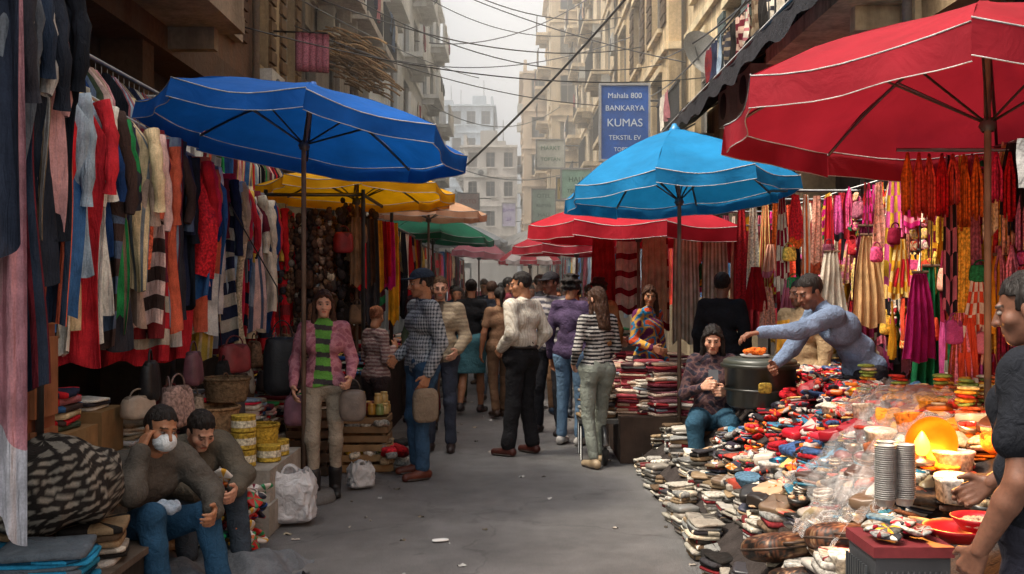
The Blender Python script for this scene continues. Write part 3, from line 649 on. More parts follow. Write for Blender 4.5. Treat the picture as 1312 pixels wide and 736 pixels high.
for i in range(160):
    x=-3.6+R.uniform(0,.9); y=17.5+R.uniform(0,3.5); z=5.9+R.uniform(-.1,.5)-(x+3.6)*.3; t=np.linspace(0,1,5); a=R.uniform(-.6,.6); l=R.uniform(.3,.9)
    mb.add(tube(np.stack([x+t*l*.6,y+a*t*l,z-.25*l*t*t],1),.02,5),np.array(hx('9a7b58'))*R.uniform(.5,1.3),'straw')
mb.build('straw_awning')
mb=MB()
for i in range(5): V,F=tube(np.stack([-3.1+.09*i+0*np.linspace(0,1,6),14.5+.03*i+0*np.linspace(0,1,6),4.75+.55*np.linspace(0,1,6)],1),.055,10); mb.add((V,F),A(*hx('905864'))*R.uniform(.8,1.3),'print')
mb.add(tube(A((-3.5,14.6,5.35),(-2.7,14.6,5.32)),.015,5),(.1,.1,.1),'metal'); mb.build('hanging_rolled_rugs')
def cable(mb,p,q,sag,r=.012):
    t=np.linspace(0,1,20)[:,None]; P=A(*p)*(1-t)+A(*q)*t; P[:,2]-=sag*4*(t*(1-t))[:,0]; mb.add(tube(P,r,5),(.03,.03,.03),'plastic')
mb=MB()
for p,q,s,r in (((-3.5,17,6.6),(3.2,24,7.4),.5,.014),((-3.5,18,7.2),(3.2,21,6.3),.7,.012),((-3.5,24,10.2),(3.2,28,9.2),.8,.016),((-3.6,30,11),(3.4,33,10.2),.9,.016),((-3.5,12.5,4.9),(3.5,17,5.2),.35,.01),
    ((-3.5,36,10.5),(3.4,34,12),.8,.02),((-.9,19,3.9),(3.2,14,7.6),.2,.022),((-3.4,40,9),(2.5,52,11),1,.02),((-3.5,13,6.2),(3.4,12,5.7),.5,.01),((-3.5,45,7.5),(3.2,45,7),.8,.02),((-3.5,22,9.2),(3.4,19.5,6),.3,.012),((-3.5,12,5.6),(-1,30,7.9),.2,.012),((2.6,9,4.6),(3.3,26,7.5),.3,.014),((2.6,10,4.8),(3.3,26,6.5),.3,.014),((-3.5,16,5.8),(3.3,22,5.6),.4,.01),((-3.4,28,8),(3.3,26,8.2),.5,.014)): cable(mb,p,q,s,r)
mb.build('overhead_cables')
mb=MB(); mb.add(tube(A((2.9,9.5,4.95),(2.9,14,5.1)),.01,5),(.1,.1,.1),'metal')
for i in range(14):
    y=9.3+i*.4; drape(mb,(2.9,y,4.96+i*.012),(2.9,y+.3,4.96+i*.012),R.uniform(.4,.75),1.5,.04,pick(GREY+MIX),c2=pick(MIX),stripe=R.choice([0,1,3]))
mb.build('laundry_line')
# ---------------------------------------------------------------- umbrellas
def umbrella(name,cx,cy,zr,za,Rd,col,tilt=(0,0),n=8,val=.15,c2=None,trim=(.42,.42,.42),rot=.2,vcolr=None):
    mb=MB(); C=A(cx,cy,za); M=Rx(tilt[0])@Ry(tilt[1]); X=lambda V:(V)@M.T+C; col=np.array(col); dz=za-zr; m=8; k=9
    rp=lambda i,r:np.stack([Rd*r*np.cos(rot+2*pi*i/n),Rd*r*np.sin(rot+2*pi*i/n),-dz*(.55*r+.45*r**2.2)],-1)
    for i in range(n):
        u,r=np.meshgrid(np.linspace(0,1,m),np.linspace(0.02,1,k),indexing='ij')
        P=rp(i,r)*(1-u)[...,None]+rp(i+1,r)*u[...,None]; P[...,2]-=.035*Rd*np.sin(pi*u)*r*r; P[...,2]+=.012*np.sin(r*13+i*2)*np.sin(u*pi*2+i)*r
        rad=np.array([1-.03*math.sin(pi*q) for q in np.linspace(0,1,m)]); P[...,:2]*=(1-(1-rad)[:,None]*r)[...,None]
        c=col if (c2 is None or i%2==0) else np.array(c2)
        mb.add((X(P.reshape(-1,3)),gridF(m,k)),c*R.uniform(.9,1.06),'canopy')
        e=P[:,-1]; out=e.copy(); out[:,2]=0; out/=np.linalg.norm(out,axis=1)[:,None]
        q=15; uu=np.linspace(0,1,q); eu=np.stack([np.interp(uu,np.linspace(0,1,m),e[:,a]) for a in range(3)],1); ou=np.stack([np.interp(uu,np.linspace(0,1,m),out[:,a]) for a in range(3)],1)
        rows=[]
        for v in (0,.5,1):
            rows.append(eu+ou*(.012+.03*v*np.sin(uu*11+i*1.7)[:,None]*.6)-A(0,0,1)*(v*val*(1-.12*np.sin(pi*uu)))[:,None])
        VV=np.stack(rows,1); vc=np.array(vcolr) if vcolr is not None else c
        mb.add((X(VV.reshape(-1,3)),gridF(q,3)),vc*.97,'canopy')
        mb.add((lambda g:(X(g[0]),g[1]))(tube(e+out*.012,.004,5)),trim,'cloth'); mb.add((lambda g:(X(g[0]),g[1]))(tube(VV[:,2],.003,5)),trim,'cloth')
        t=np.linspace(.02,1.0,8); mb.add((lambda g:(X(g[0]-A(0,0,.02)),g[1]))(tube(rp(i,t),.010,6)),(.1,.1,.1),'metal')
        a=rp(i,np.array([.5]))[0]-A(0,0,.03); mb.add((lambda g:(X(g[0]),g[1]))(tube(np.array([A(0,0,-dz-.12),a]),.007,5)),(.12,.12,.12),'metal')
    mb.add((lambda g:(X(g[0]),g[1]))(revolve([(0,.05),(.02,.045),(.03,.02),(.05,0),(.05,-.03)],12)),col*.8,'plastic')
    top=C; hub=C+M@A(0,0,-dz-.15)
    mb.add(tube(np.array([A(hub[0],hub[1],0.02),hub,top]),.018,10),(.16,.11,.08),'wood')
    mb.add((lambda g:(X(g[0]),g[1]))(revolve([(.03,-dz-.16),(.045,-dz-.13),(.03,-dz-.09)],12)),(.05,.05,.05),'plastic')
    mb.add(T(revolve([(0,.14),(.05,.14),(.06,.08),(.22,.07),(.24,.02),(.24,0.004)],20),(hub[0],hub[1],0)),(.12,.12,.12),'concrete')
    return mb.build(name)
BL=hx('1560b8'); BL2=hx('1c80b8')
umbrella('blue_umbrella',-1.50,7.5,2.78,3.10,1.22,BL,(-.08,.13),8,.13)
umbrella('blue_umbrella',1.47,9.0,2.49,3.03,1.05,BL2,(-.07,-.05),8,.12,rot=.45)
umbrella('red_umbrella',2.50,5.25,2.57,3.06,1.39,hx('98202e'),(-.07,.02),8,.16,rot=.30)
umbrella('red_umbrella',1.45,11.3,2.27,2.62,1.25,hx('b02030'),(0,.03),8,.16,rot=.1)
umbrella('yellow_umbrella',-1.58,10.2,2.60,2.84,1.0,hx('e8a810'),(-.05,.02),8,.1)
umbrella('beige_umbrella',-1.2,14.5,2.70,2.93,.85,hx('d8a888'),(0,.04),8,.1)
umbrella('green_umbrella',-1.25,16.2,2.45,2.80,1.0,hx('1f6a50'),(0,.08),8,.1)
umbrella('orange_umbrella',-1.75,12.2,2.72,3.02,1.0,hx('d89038'),(0,.05),8,.1)
umbrella('pink_umbrella',-.62,20,2.3,2.6,.55,hx('c07480'),(0,.1),8,.12)
umbrella('striped_umbrella',.35,19.5,2.12,2.5,.62,hx('b03040'),(0,0),12,.08,c2=hx('d0c0bc'))
umbrella('red_umbrella',.95,14.6,2.2,2.5,.95,hx('982030'),(0,0),8,.12)
umbrella('white_umbrella',.7,27,2.7,3.2,1.3,hx('d0cdc8'),(0,0),8,.12)
umbrella('white_umbrella',-1.4,26,2.8,3.3,1.3,hx('c8ccd0'),(0,0),8,.12)
# ---------------------------------------------------------------- left clothes rack
root=empty('clothes_rack'); g=MB(); fr=MB()
y=4.5; pal=MIX+VIV+VIV
def railz(y): return 2.80-.055*(y-4.5)
while y<10.3:
    y+=R.uniform(.04,.075); c=pick(pal); zt=railz(y)-.06
    if R.random()<.14: trousers(g,-2.42+R.uniform(-.05,.05),y,zt,R.uniform(1.0,1.45),c,R.uniform(-.3,.3))
    else: garment(g,-2.50+R.uniform(-.05,.08),y,zt,R.choice([.95,1.1,1.25,1.35,1.45,1.5])*R.uniform(.9,1.04),R.uniform(.32,.48),R.uniform(.014,.03),c,R.choice([0,0,0,0,0,1,2,3,4]),R.random()<.85,R.uniform(-.3,.3))
fr.add(tube(A((-2.52,4.3,railz(4.3)+.01),(-2.52,10.4,railz(10.4)+.01)),.018,8),(.3,.3,.3),'metal')
for yy in (4.35,7.4,10.35):
    fr.add(tube(A((-2.52,yy,0),(-2.52,yy,railz(yy)+.02)),.02,8),(.25,.24,.23),'metal'); fr.add(tube(A((-2.9,yy,.03),(-2.15,yy,.03)),.02,8),(.25,.24,.23),'metal')
y=5
while y<13:
    y+=.11; c=pick(pal); garment(g,-3.15,y,3.25,1.3,.4,.03,c,R.choice([0,0,1,2]),False,R.uniform(-.2,.2))
fr.add(tube(A((-3.15,4.9,3.32),(-3.15,13,3.32)),.018,8),(.3,.3,.3),'metal')
for yy in (5,9,12.9): fr.add(tube(A((-3.15,yy,3.32),(-3.5,yy,3.32)),.018,8),(.3,.3,.3),'metal')
g.build('garments',root); fr.build('rail',root)
root=empty('clothes_rack'); g=MB(); fr=MB(); y=3.05
npal=[mute(hx(c),.05,.95) for c in ('2a3140','3c4656','1c212c','596474','b08088','d0a0a8','d0d2d6','8c96a6','2b3a52','b8909a','dcd6d0','14161c','47505e','3a3c48')]
while y<4.55:
    y+=R.uniform(.045,.08)
    garment(g,-2.06+R.uniform(-.05,.04)-.10*(y-3),y,3.02,R.choice([1.2,1.4,1.6,1.85]),R.uniform(.36,.48),R.uniform(.016,.03),pick(npal),R.choice([0,0,0,2,4]),R.random()<.85,R.uniform(-.25,.25))
drape(g,(-2.10,3.62,2.95),(-1.80,3.70,2.95),2.25,4,.03,hx('c8929c'),.15,c2=hx('c8c8d0'),stripe=4,nv=14)
drape(g,(-2.14,3.52,2.98),(-1.76,3.58,2.98),1.25,4,.035,hx('3a4254'),.1,nv=14)
drape(g,(-2.2,3.85,2.95),(-1.95,3.9,2.95),1.9,3,.03,hx('2c3444'),.25,nv=14)
fr.add(tube(A((-2.06,2.9,3.06),(-2.22,4.7,3.06)),.018,8),(.3,.3,.3),'metal')
for yy,xx in ((2.95,-2.07),(4.68,-2.22)): fr.add(tube(A((xx,yy,0),(xx,yy,3.07)),.02,8),(.2,.2,.2),'metal')
g.build('garments',root); fr.build('rail',root)
mb=MB(); mb.add(box(-3.2,-2.25,4.62,4.9,.003,2.3),hx('7a4832'),'wood',False)
for i in range(5): mb.add(box(-2.249,-2.225,4.64,4.88,.1+i*.44,.1+i*.44+.38),hx('8c5a3c'),'wood',False)
mb.build('wooden_stall_cabinet')
mb=MB(); mb.add(box(-2.9,-2.0,6.9,10.2,.003,.42),hx('4b3a2c'),'wood',False); mb.add(box(-2.92,-1.97,6.88,10.22,.423,.46),hx('6a5240'),'wood',False)
for i in range(13):
    y=7.1+i*.24; fstack(mb,-2.12+R.uniform(-.05,.05),y,.46,R.uniform(-.2,.2),.3,.22,R.randint(5,11),MIX+GREY+VIV)
for i in range(13):
    y=7.1+i*.24; fstack(mb,-2.45+R.uniform(-.05,.05),y,.46,R.uniform(-.2,.2),.3,.22,R.randint(8,15),MIX+GREY+VIV)
for i in range(7): bag(mb,-1.98,7.3+i*.42,.05,pi/2+R.uniform(-.3,.3),.3,.3,.14,pick(GREY+MIX))
mb.build('display_shelf')
# cardboard boxes of stock stored behind the seated men
mb=MB()
for (x,y,z,a,b,c) in ((-2.45,5.2,.225,.4,.5,.34),(-2.5,5.75,.225,.42,.45,.4),(-2.45,5.25,.57,.36,.42,.28),(-2.48,6.3,.225,.4,.42,.36),(-2.5,5.8,.63,.34,.38,.26)):
    mb.add(T(cbox(a,b,c),(x,y,z),R.uniform(-.1,.1)),A(*hx('9a7850'))*R.uniform(.7,1.1),'wood',False); fstack(mb,x,y,z+c,R.uniform(-.2,.2),a*.8,b*.7,R.randint(3,6),VIV+MIX,.035)
mb.build('cardboard_stock_boxes')
mb=MB()
for i in range(34):
    y=5.9+i*.148; zz=1.0+R.uniform(-.25,.2); bag(mb,-2.12+R.uniform(-.12,.10),y,zz-.25,pi/2+R.uniform(-.9,.9),R.uniform(.14,.28),R.uniform(.14,.28),.1,pick([hx('1a1a1c'),hx('6c4650'),hx('9a8078'),hx('806048'),hx('5a4030'),hx('4a4a50'),hx('a89888'),hx('7a2a2e')]),R.choice(['leather','print']))
bag(mb,-1.86,8.05,.72,.3,.30,.48,.16,(.015,.015,.018)); mb.add(tube(A((-1.86,8.05,1.1),(-1.9,8.05,1.6),(-2.3,8.05,2.3)),.006,5),(.02,.02,.02),'leather')
bag(mb,-1.70,7.9,.50,.2,.22,.24,.12,hx('a07080'))
mb.build('hanging_handbags')
def basket(mb,x,y,z,r,h_,col):
    pr=[]
    for i in range(13): t=i/12; pr.append((r*(.82+.18*t)+.006*(i%2),h_*t))
    mb.add(T(revolve([(0,0.003)]+pr+[(r*.94,h_),(r*.8,.05)],22),(x,y,z)),col,'straw')
    t=np.linspace(0,2*pi,20); mb.add(tube(np.stack([x+r*np.cos(t),y+r*np.sin(t),z+h_+0*t],1),.012,6,False),np.array(col)*.7,'straw')
mb=MB()
for (x,y,z,r,h_,c) in ((-2.02,6.75,.0,.2,.33,'6a4a34'),(-2.02,6.75,.34,.17,.2,'8a6a50'),(-2.05,6.78,.56,.19,.22,'9d7c5c'),(-2.0,6.98,.8,.16,.16,'74604a'),(-1.74,6.95,.42,.11,.22,'b8963a')): basket(mb,x,y,z,r,h_,hx(c))
mb.build('woven_baskets')
mb=MB()
for (x,y,z) in ((-1.78,6.6,.415),(-1.78,6.6,.53),(-1.66,6.8,.415),(-1.66,7.05,.415),(-1.78,6.6,.645)):
    mb.add(T(revolve([(0,0),(.078,0),(.082,.004),(.080,.008),(.080,.1),(.082,.104),(.078,.108),(0,.108)],22),(x,y,z)),hx('b09438'),'print'); mb.add(T(revolve([(.0815,.03),(.0815,.075)],22),(x,y,z)),hx('c8c0a8'),'print')
mb.build('stacked_tins')
mb=MB()
mb.add(box(-1.95,-1.55,6.35,7.4,.003,.20),hx('9c9890'),'concrete',False); mb.add(box(-1.95,-1.57,6.45,7.4,.203,.41),hx('a8a298'),'concrete',False); mb.build('concrete_step')
mb=MB(); mb.add(box(-2.7,-2.05,4.6,6.6,.003,.22),hx('7c766c'),'concrete',False); mb.build('concrete_ledge')
mb=MB()
for i in range(120):
    x=-1.68+R.uniform(-.15,.15); y=5.95+R.uniform(-.25,.3); z=.04+.50*R.random()*(1-abs(x+1.68)*2)
    pouch(mb,x,y,z,R.uniform(0,6),R.uniform(-.9,.9),R.uniform(-.9,.9),.06,.045,.015,pick([hx(c) for c in ('b02018','c09020','2050a0','208050','c8c0b8','c06020','701830')]),'plastic',pick([hx('c8c0b8'),hx('b02018'),hx('101828')]))
mb.build('packet_pile')
def pbag(name,x,y,z,w_,d_,h_,col,rz=0,mat='bagplastic'):
    mb=MB()
    def f(U,V):
        a=U*2*pi; k=np.where(V<.12,V/.12,1)**.5*(1-.25*np.clip((V-.75)/.25,0,1)); cr=1+.05*np.sin(a*7+V*9)+.04*np.sin(a*13-V*14)+.025*np.sin(a*23+V*31)
        return w_/2*sp(np.cos(a),.5)*k*cr,d_/2*sp(np.sin(a),.5)*k*cr,h_*V+.012*np.sin(a*9)*V
    mb.add(T(grid(f,60,22,True),(x,y,z),rz),col,mat)
    for s_ in (-1,1):
        t=np.linspace(0,pi,10); P=np.stack([.14*w_*np.cos(t),s_*.02+0*t,h_*.95+.14*h_*np.sin(t)],1); V,F=tube(P,.010,6); mb.add(T((V,F),(x,y,z),rz),col,mat)
    V,F=sel(w_*.40,d_*.36,h_*.44,.5,.6); mb.add(T((V,F),(x,y,z+h_*.46),rz),(.5,.48,.46),'cloth')
    return mb.build(name)
pbag('white_plastic_bag',-1.50,6.72,.004,.34,.24,.36,(.66,.66,.68),.1)
pbag('white_plastic_bag',-1.2,7.9,.004,.2,.15,.2,(.6,.6,.6),.5)
mb=MB()
V,F=sel(.33,.30,.20,.75,.75,140,72); a=np.arctan2(V[:,1],V[:,0]); V[:,2]+=.025*np.sin(V[:,0]*17+2*np.sin(V[:,1]*11)); V[:,:2]*=(1+.04*np.sin(a*9+V[:,2]*14)+.02*np.sin(a*19))[:,None]
n_=np.sin(V[:,2]*150+6*np.sin(V[:,0]*9+1)+2*np.sin(V[:,1]*23)); m_=np.sin(V[:,0]*60+3*np.sin(V[:,2]*30)+V[:,1]*40); vc=np.where(((n_>0.1)&(m_>-.6))[:,None],A(*hx('8a847a')),A(*hx('2a2624')))
mb.add((V+A(-2.14,4.55,.70),F),mat='cloth',vcol=vc)
V,F=sel(.3,.28,.2,.75,.75,48,24); V[:,:2]*=(1+.05*np.sin(np.arctan2(V[:,1],V[:,0])*7))[:,None]; mb.add((V+A(-2.25,4.95,.42),F),hx('6b6660'),'cloth')
mb.build('patterned_cloth_bundle')
mb=MB(); mb.add(box(-2.75,-1.80,3.9,4.95,.003,.30),hx('33302c'),'wood',False); mb.add(box(-2.78,-1.77,3.87,4.97,.303,.335),hx('5c5046'),'wood',False); mb.build('low_wooden_platform')
mb=MB()
BLU=[hx('1c6a8c'),hx('2880a8'),hx('184a68'),hx('2c8cb8'),hx('606a74')]
fstack(mb,-1.98,4.22,.336,.1,.40,.34,8,BLU,.026); fstack(mb,-2.35,4.2,.336,-.1,.34,.4,7,BLU,.026); fstack(mb,-1.95,4.62,.336,.2,.3,.3,6,GREY,.03); fstack(mb,-2.25,4.62,.336,.0,.3,.3,6,GREY,.03)
mb.build('folded_cloth_stack')
mb=MB(); mb.add(grid(lambda U,V:(-1.95+U*.9-.1*V,4.7+V*1.1,.05+.045*np.sin(U*9+V*3)*np.sin(V*8+1)+.05*np.cos(U*14-V*5)*.5+.012*np.sin(U*31+V*19)+.06*(1-U)),60,60),hx('686b70'),'cloth'); mb.build('grey_tarpaulin')
def crate(mb,x,y,z,w_,d_,h_,col,rz=0):
    c=np.array(col)
    for zz in (0,.36,.72):
        for s_ in (-1,1):
            mb.add(T(box(-w_/2,w_/2,s_*d_/2-.008,s_*d_/2+.008,zz*h_+.01,zz*h_+.01+h_*.24),(x,y,z),rz),c*R.uniform(.8,1.1),'wood',False); mb.add(T(box(s_*w_/2-.008,s_*w_/2+.008,-d_/2+.01,d_/2-.01,zz*h_+.01,zz*h_+.01+h_*.24),(x,y,z),rz),c*R.uniform(.8,1.1),'wood',False)
    for a_ in (-1,1):
        for b_ in (-1,1): mb.add(T(box(a_*(w_/2-.03)-.015,a_*(w_/2-.03)+.015,b_*(d_/2-.03)-.015,b_*(d_/2-.03)+.015,0,h_),(x,y,z),rz),c*.8,'wood',False)
    mb.add(T(box(-w_/2+.01,w_/2-.01,-d_/2+.01,d_/2-.01,0,.015),(x,y,z),rz),c*.7,'wood',False)
mb=MB()
crate(mb,-1.28,8.75,.0,.46,.34,.24,hx('9a7a54'),.1); crate(mb,-1.3,8.77,.25,.44,.32,.22,hx('8a6c4c'),.0); crate(mb,-1.75,8.6,.0,.42,.34,.3,hx('5a4a3c'),-.1)
crate(mb,-1.72,8.6,.31,.4,.3,.24,hx('64503e'),.05)
for i in range(26):
    x=-1.28+R.uniform(-.17,.17); y=8.75+R.uniform(-.12,.12); zz=.49+R.choice([0,0,.09])
    mb.add(T(revolve([(0,0),(.034,0),(.036,.01),(.036,.065),(.028,.075),(.03,.078),(.03,.095),(0,.097)],14),(x,y,zz)),pick([hx('b08030'),hx('8a8f50'),hx('7a3020'),hx('c8a060')]),'plastic')
for zz in (.02,.27): 
    for i in range(14): pouch(mb,-1.28+R.uniform(-.16,.16),8.72+R.uniform(-.12,.1),zz+.1+R.random()*.06,R.uniform(0,6),R.uniform(-.4,.4),0,.07,.05,.03,pick(GREY+[hx('c8a030'),hx('8a8f50')]),'print')
fstack(mb,-1.72,8.6,.56,0,.34,.26,4,GREY)
for i in range(16): pouch(mb,-1.05+R.uniform(-.05,.1),8.6+R.uniform(-.2,.2),.06+R.random()*.2,R.uniform(0,6),R.uniform(-.5,.5),0,.08,.05,.03,pick(GREY+WARM),'print')
mb.build('wooden_crates_of_jars')
def stringrow(mb,x0,y0,x1,y1,zt,zb,n,pal,bead=.02):
    for i in range(n):
        t=i/(n-1); x=x0+(x1-x0)*t+R.uniform(-.03,.03); y=y0+(y1-y0)*t; z=zt-R.uniform(0,.15); c=pick(pal); ze=zb+R.uniform(0,.5)
        while z>ze:
            r=bead*R.uniform(.6,1.7); V,F=sel(r,r,r*1.2,1,1,8,5); mb.add((V+A(x+R.uniform(-.02,.02),y+R.uniform(-.02,.02),z),F),c*R.uniform(.5,1.5) if R.random()<.92 else pick(GREY)*.7,'print'); z-=r*1.9
root=MB()
DK=[hx(c) for c in ('2d2420','4b3428','6a4a38','342c2c','7b6454','3c3a3e','8a6a50')]
stringrow(root,-2.3,9.9,-1.75,9.7,2.35,1.0,15,DK,.024); stringrow(root,-2.2,10.8,-1.45,10.5,2.4,1.05,20,DK,.026); stringrow(root,-1.75,10.0,-1.65,11.6,2.5,1.1,12,DK,.03)
for i in range(30): bag(root,-2.0+R.uniform(-.35,.5),10.0+R.uniform(-.3,1.6),R.uniform(.8,2.1),R.uniform(-.6,.6),R.uniform(.14,.24),R.uniform(.14,.24),.08,pick(DK+[hx('9a2828'),hx('b89878')]),R.choice(['leather','print']))
for i in range(10): drape(root,(-1.62+i*.03,9.95+i*.1,2.3),(-1.5+i*.03,9.98+i*.1,2.3),R.uniform(.5,1.2),2,.02,pick(WARM+DK),.3)
for a in ((-2.4,9.7),(-1.45,9.7),(-1.45,12)): root.add(tube(A((a[0],a[1],0),(a[0],a[1],2.55)),.02,8),(.15,.15,.15),'metal')
root.add(tube(A((-2.4,9.7,2.5),(-1.45,9.7,2.5),(-1.45,12,2.5)),.018,8),(.15,.15,.15),'metal')
root.build('beads_and_handbag_stand')
mb=MB(); mb.add(box(-2.5,-1.35,9.6,12.2,.003,.75),hx('3b3330'),'cloth',False)
for i in range(44): fstack(mb,R.uniform(-2.4,-1.42),R.uniform(9.7,12.1),.75,R.uniform(0,3),.24,.18,R.randint(2,8),MIX+DK+VIV)
mb.build('market_table')
def stall(name,side,y0,y1,xf,pal,zt=2.35,dens=.1):
    root=empty(name); g=MB(); fr=MB(); s_=side
    y=y0
    while y<y1:
        y+=dens*R.uniform(.7,1.4)
        L_=R.uniform(.5,1.3); c=pick(pal)
        drape(g,(s_*(xf+R.uniform(0,.08)),y,zt),(s_*(xf+R.uniform(-.04,.1)),y+R.uniform(.12,.3),zt),L_,R.choice([1.5,2,3]),.03,c,.3,c2=pick(pal),stripe=R.choice([0,0,0,1,2,3]),nv=9)
    x=xf
    while x<3.2:
        drape(g,(s_*x,y0-.05,zt),(s_*(x+.28),y0-.05,zt),R.uniform(.5,1.2),2,.03,pick(pal),.25,c2=pick(pal),stripe=R.choice([0,0,1,2]),nv=9); x+=.2
    fr.add(tube(A((s_*xf,y0-.05,0),(s_*xf,y0-.05,zt+.05)),.02,6),(.2,.2,.2),'metal'); fr.add(tube(A((s_*xf,y1,0),(s_*xf,y1,zt+.05)),.02,6),(.2,.2,.2),'metal'); fr.add(tube(A((s_*xf,y0-.05,zt+.02),(s_*xf,y1,zt+.02)),.018,6),(.2,.2,.2),'metal')
    fr.add(box(*sorted((s_*(xf-.3),s_*(xf+.4))),y0,y1,.003,.7),(.08,.06,.05),'wood',False)
    for i in range(int((y1-y0)*7)): fstack(g,s_*(xf+R.uniform(-.2,.3)),R.uniform(y0+.1,y1-.1),.7,R.uniform(0,3),.26,.2,R.randint(2,8),pal,.035)
    g.build('hanging_goods',root); fr.build('frame',root)
COL=MIX+VIV+WARM+[hx(c) for c in ('c84020','1f5a8a','e8d8a0','3a8060')]
stall('clothing_stall',-1,12.4,16.4,1.5,COL); stall('clothing_stall',-1,17,22,1.55,COL,2.3,.13); stall('clothing_stall',-1,22.6,31,1.5,COL,2.4,.2)
stall('clothing_stall',1,15.2,19.4,1.5,COL,2.2,.12); stall('clothing_stall',1,20,26,1.4,COL,2.3,.15); stall('clothing_stall',1,27,35,1.3,COL,2.4,.2)
# ---------------------------------------------------------------- right: long goods stall
def hz(x,y):
    e=1.13+.04*math.sin(y*2.3); return max(.05,min(.90,.14+(x-e)*.78))
hzv=np.vectorize(hz)
mb=MB()
def tf(U,V):
    y=3.4+U*5.5; x=1.16+V*2.1; zz=hzv(x,y)-.05; return x,y,zz
mb.add(grid(tf,40,30),hx('3a3432'),'cloth'); mb.add(grid(lambda U,V:(1.16+0*U,3.4+U*5.5,.12*V),40,2),hx('2a2422'),'cloth')
mb.add(grid(lambda U,V:(1.16+U*2.1,3.4+0*U,V*(hzv(1.16+U*2.1,3.4)-.05)),30,4),hx('2a2422'),'cloth')
mb.build('sloping_display_table')
g=MB()
y=4.1
while y<8.95:
    for row in range(2):
        x=1.17+row*.19+R.uniform(-.04,.04); n_=R.randint(4,9) if row==0 else R.randint(3,8)
        fstack(g,x,y+R.uniform(-.03,.03),0.01 if row==0 else max(.03,hz(x,y)-.1),R.uniform(-.4,.4),R.uniform(.15,.2),R.uniform(.14,.2),n_,GREY,R.uniform(.018,.032),R.choice(['print','cloth','plastic','leather']),R.uniform(-.1,.1))
    y+=R.uniform(.13,.18)
def region(x,y):
    if x>2.0 and y<6.2: return [hx(c) for c in ('c9681c','d8902c','b82818','d0a060','904828','c8b898','5b3420','c8382c','e07820')]
    if x>1.62 and y>5.4: return [hx(c) for c in ('901420','b81828','20202a','c83040','2b2b30','b8a8a0','c86820','c8c0b8','34507c','18181c','3a7898','d8b068')]
    return GREY+[hx('3a3a48'),hx('988868'),hx('2c6a80'),hx('7c4a30'),hx('a84838'),hx('b89878'),hx('2a2420'),hx('4a3a34')]
for i in range(900):
    x=1.38+1.5*R.random(); y=3.9+R.random()*4.95
    if x>2.45 and 6.55<y<7.5: continue
    if 1.25<x<1.85 and y>7.3: continue
    z=hz(x,y); pl=region(x,y); k=R.random()
    if k<.34: fstack(g,x,y,z-.06,R.uniform(0,3),R.uniform(.10,.2),R.uniform(.08,.16),R.randint(2,6),pl,R.uniform(.014,.026),R.choice(['print','cloth','leather','plastic']),R.uniform(-.3,.3))
    elif k<.64: pouch(g,x,y,z+R.uniform(-.02,.04),R.uniform(0,6),R.uniform(-.7,.5),R.uniform(-.5,.5),R.uniform(.05,.12),R.uniform(.035,.075),R.uniform(.010,.03),pick(pl),R.choice(['print','leather','plastic','cloth','plastic']),pick(pl) if R.random()<.6 else None)
    elif k<.80:
        rr=R.uniform(.03,.055); t=np.linspace(0,2*pi,15)
        for q in range(R.randint(2,5)): g.add(T(tube(np.stack([rr*np.cos(t),rr*np.sin(t),0*t+q*.014],1),.006,6,False),(x,y,z+.02),R.uniform(0,6),R.uniform(-.3,.3)),pick(pl),'metal' if R.random()<.4 else 'plastic')
    else:
        rr=R.uniform(.04,.07); g.add(T(revolve([(0,0),(rr*.5,0),(rr*.9,rr*.4),(rr,rr*.8),(rr*.92,rr*.75),(rr*.5,rr*.1),(0,rr*.08)],16),(x,y,z+.01),0,R.uniform(-.5,.3)),pick(pl),R.choice(['print','plastic','metal']))
        cc=pick(pl)
        for q in range(5): pouch(g,x+R.uniform(-.5,.5)*rr,y+R.uniform(-.5,.5)*rr,z+.01+rr*.7,R.uniform(0,6),0,0,rr*.3,rr*.25,rr*.2,cc*R.uniform(.7,1.2),'print')
for i in range(8):
    y=5.6+i*.30; t=np.linspace(0,1,24)
    for q in t:
        x=1.45+q*.95; yy=y+q*.9
        if yy<8.6 and not(yy>7.2 and x<1.9):
            pp=[hx('a01828'),hx('1a1a20'),hx('b8b0a8'),hx('2a2430'),hx('b8402c'),hx('3c3c48')] if i%3 else [hx('c8281c'),hx('d87020'),hx('981420'),hx('b8a080')]
            pouch(g,x+R.uniform(-.02,.02),yy+R.uniform(-.02,.02),hz(x,yy)+.055,R.uniform(0,6),R.uniform(-.6,.6),R.uniform(-.4,.4),.045,.03,.012,pick(pp),'print',pick(pp))
for i in range(46):
    x=R.uniform(1.35,2.5); y=R.uniform(3.95,6.3); z=hz(x,y)+.04
    if i%3==0:
        rr=R.uniform(.05,.085); hh=R.uniform(.05,.10); g.add(T(revolve([(0,0),(rr*.85,0),(rr,hh),(rr*1.06,hh+.004),(rr*1.06,hh+.014),(rr*.9,hh+.016),(0,hh+.018)],24),(x,y,z-.02),0,R.uniform(-.2,.2)),pick([hx('b8b4ac'),hx('c8c0b0'),hx('98281c'),hx('c87828'),hx('4a6a80')]),'print')
    else:
        V,F=sel(R.uniform(.08,.13),R.uniform(.06,.09),R.uniform(.02,.035),.35,.35,26,10); V[:,2]+=.005*np.sin(V[:,0]*70)*np.cos(V[:,1]*60); V,F=T((V,F),(x,y,z+.02),R.uniform(0,3),R.uniform(-.35,.1)); c=pick(region(x,y)); g.add((V,F),c,R.choice(['print','plastic'])); 
g.build('goods_pile')
mb=MB()
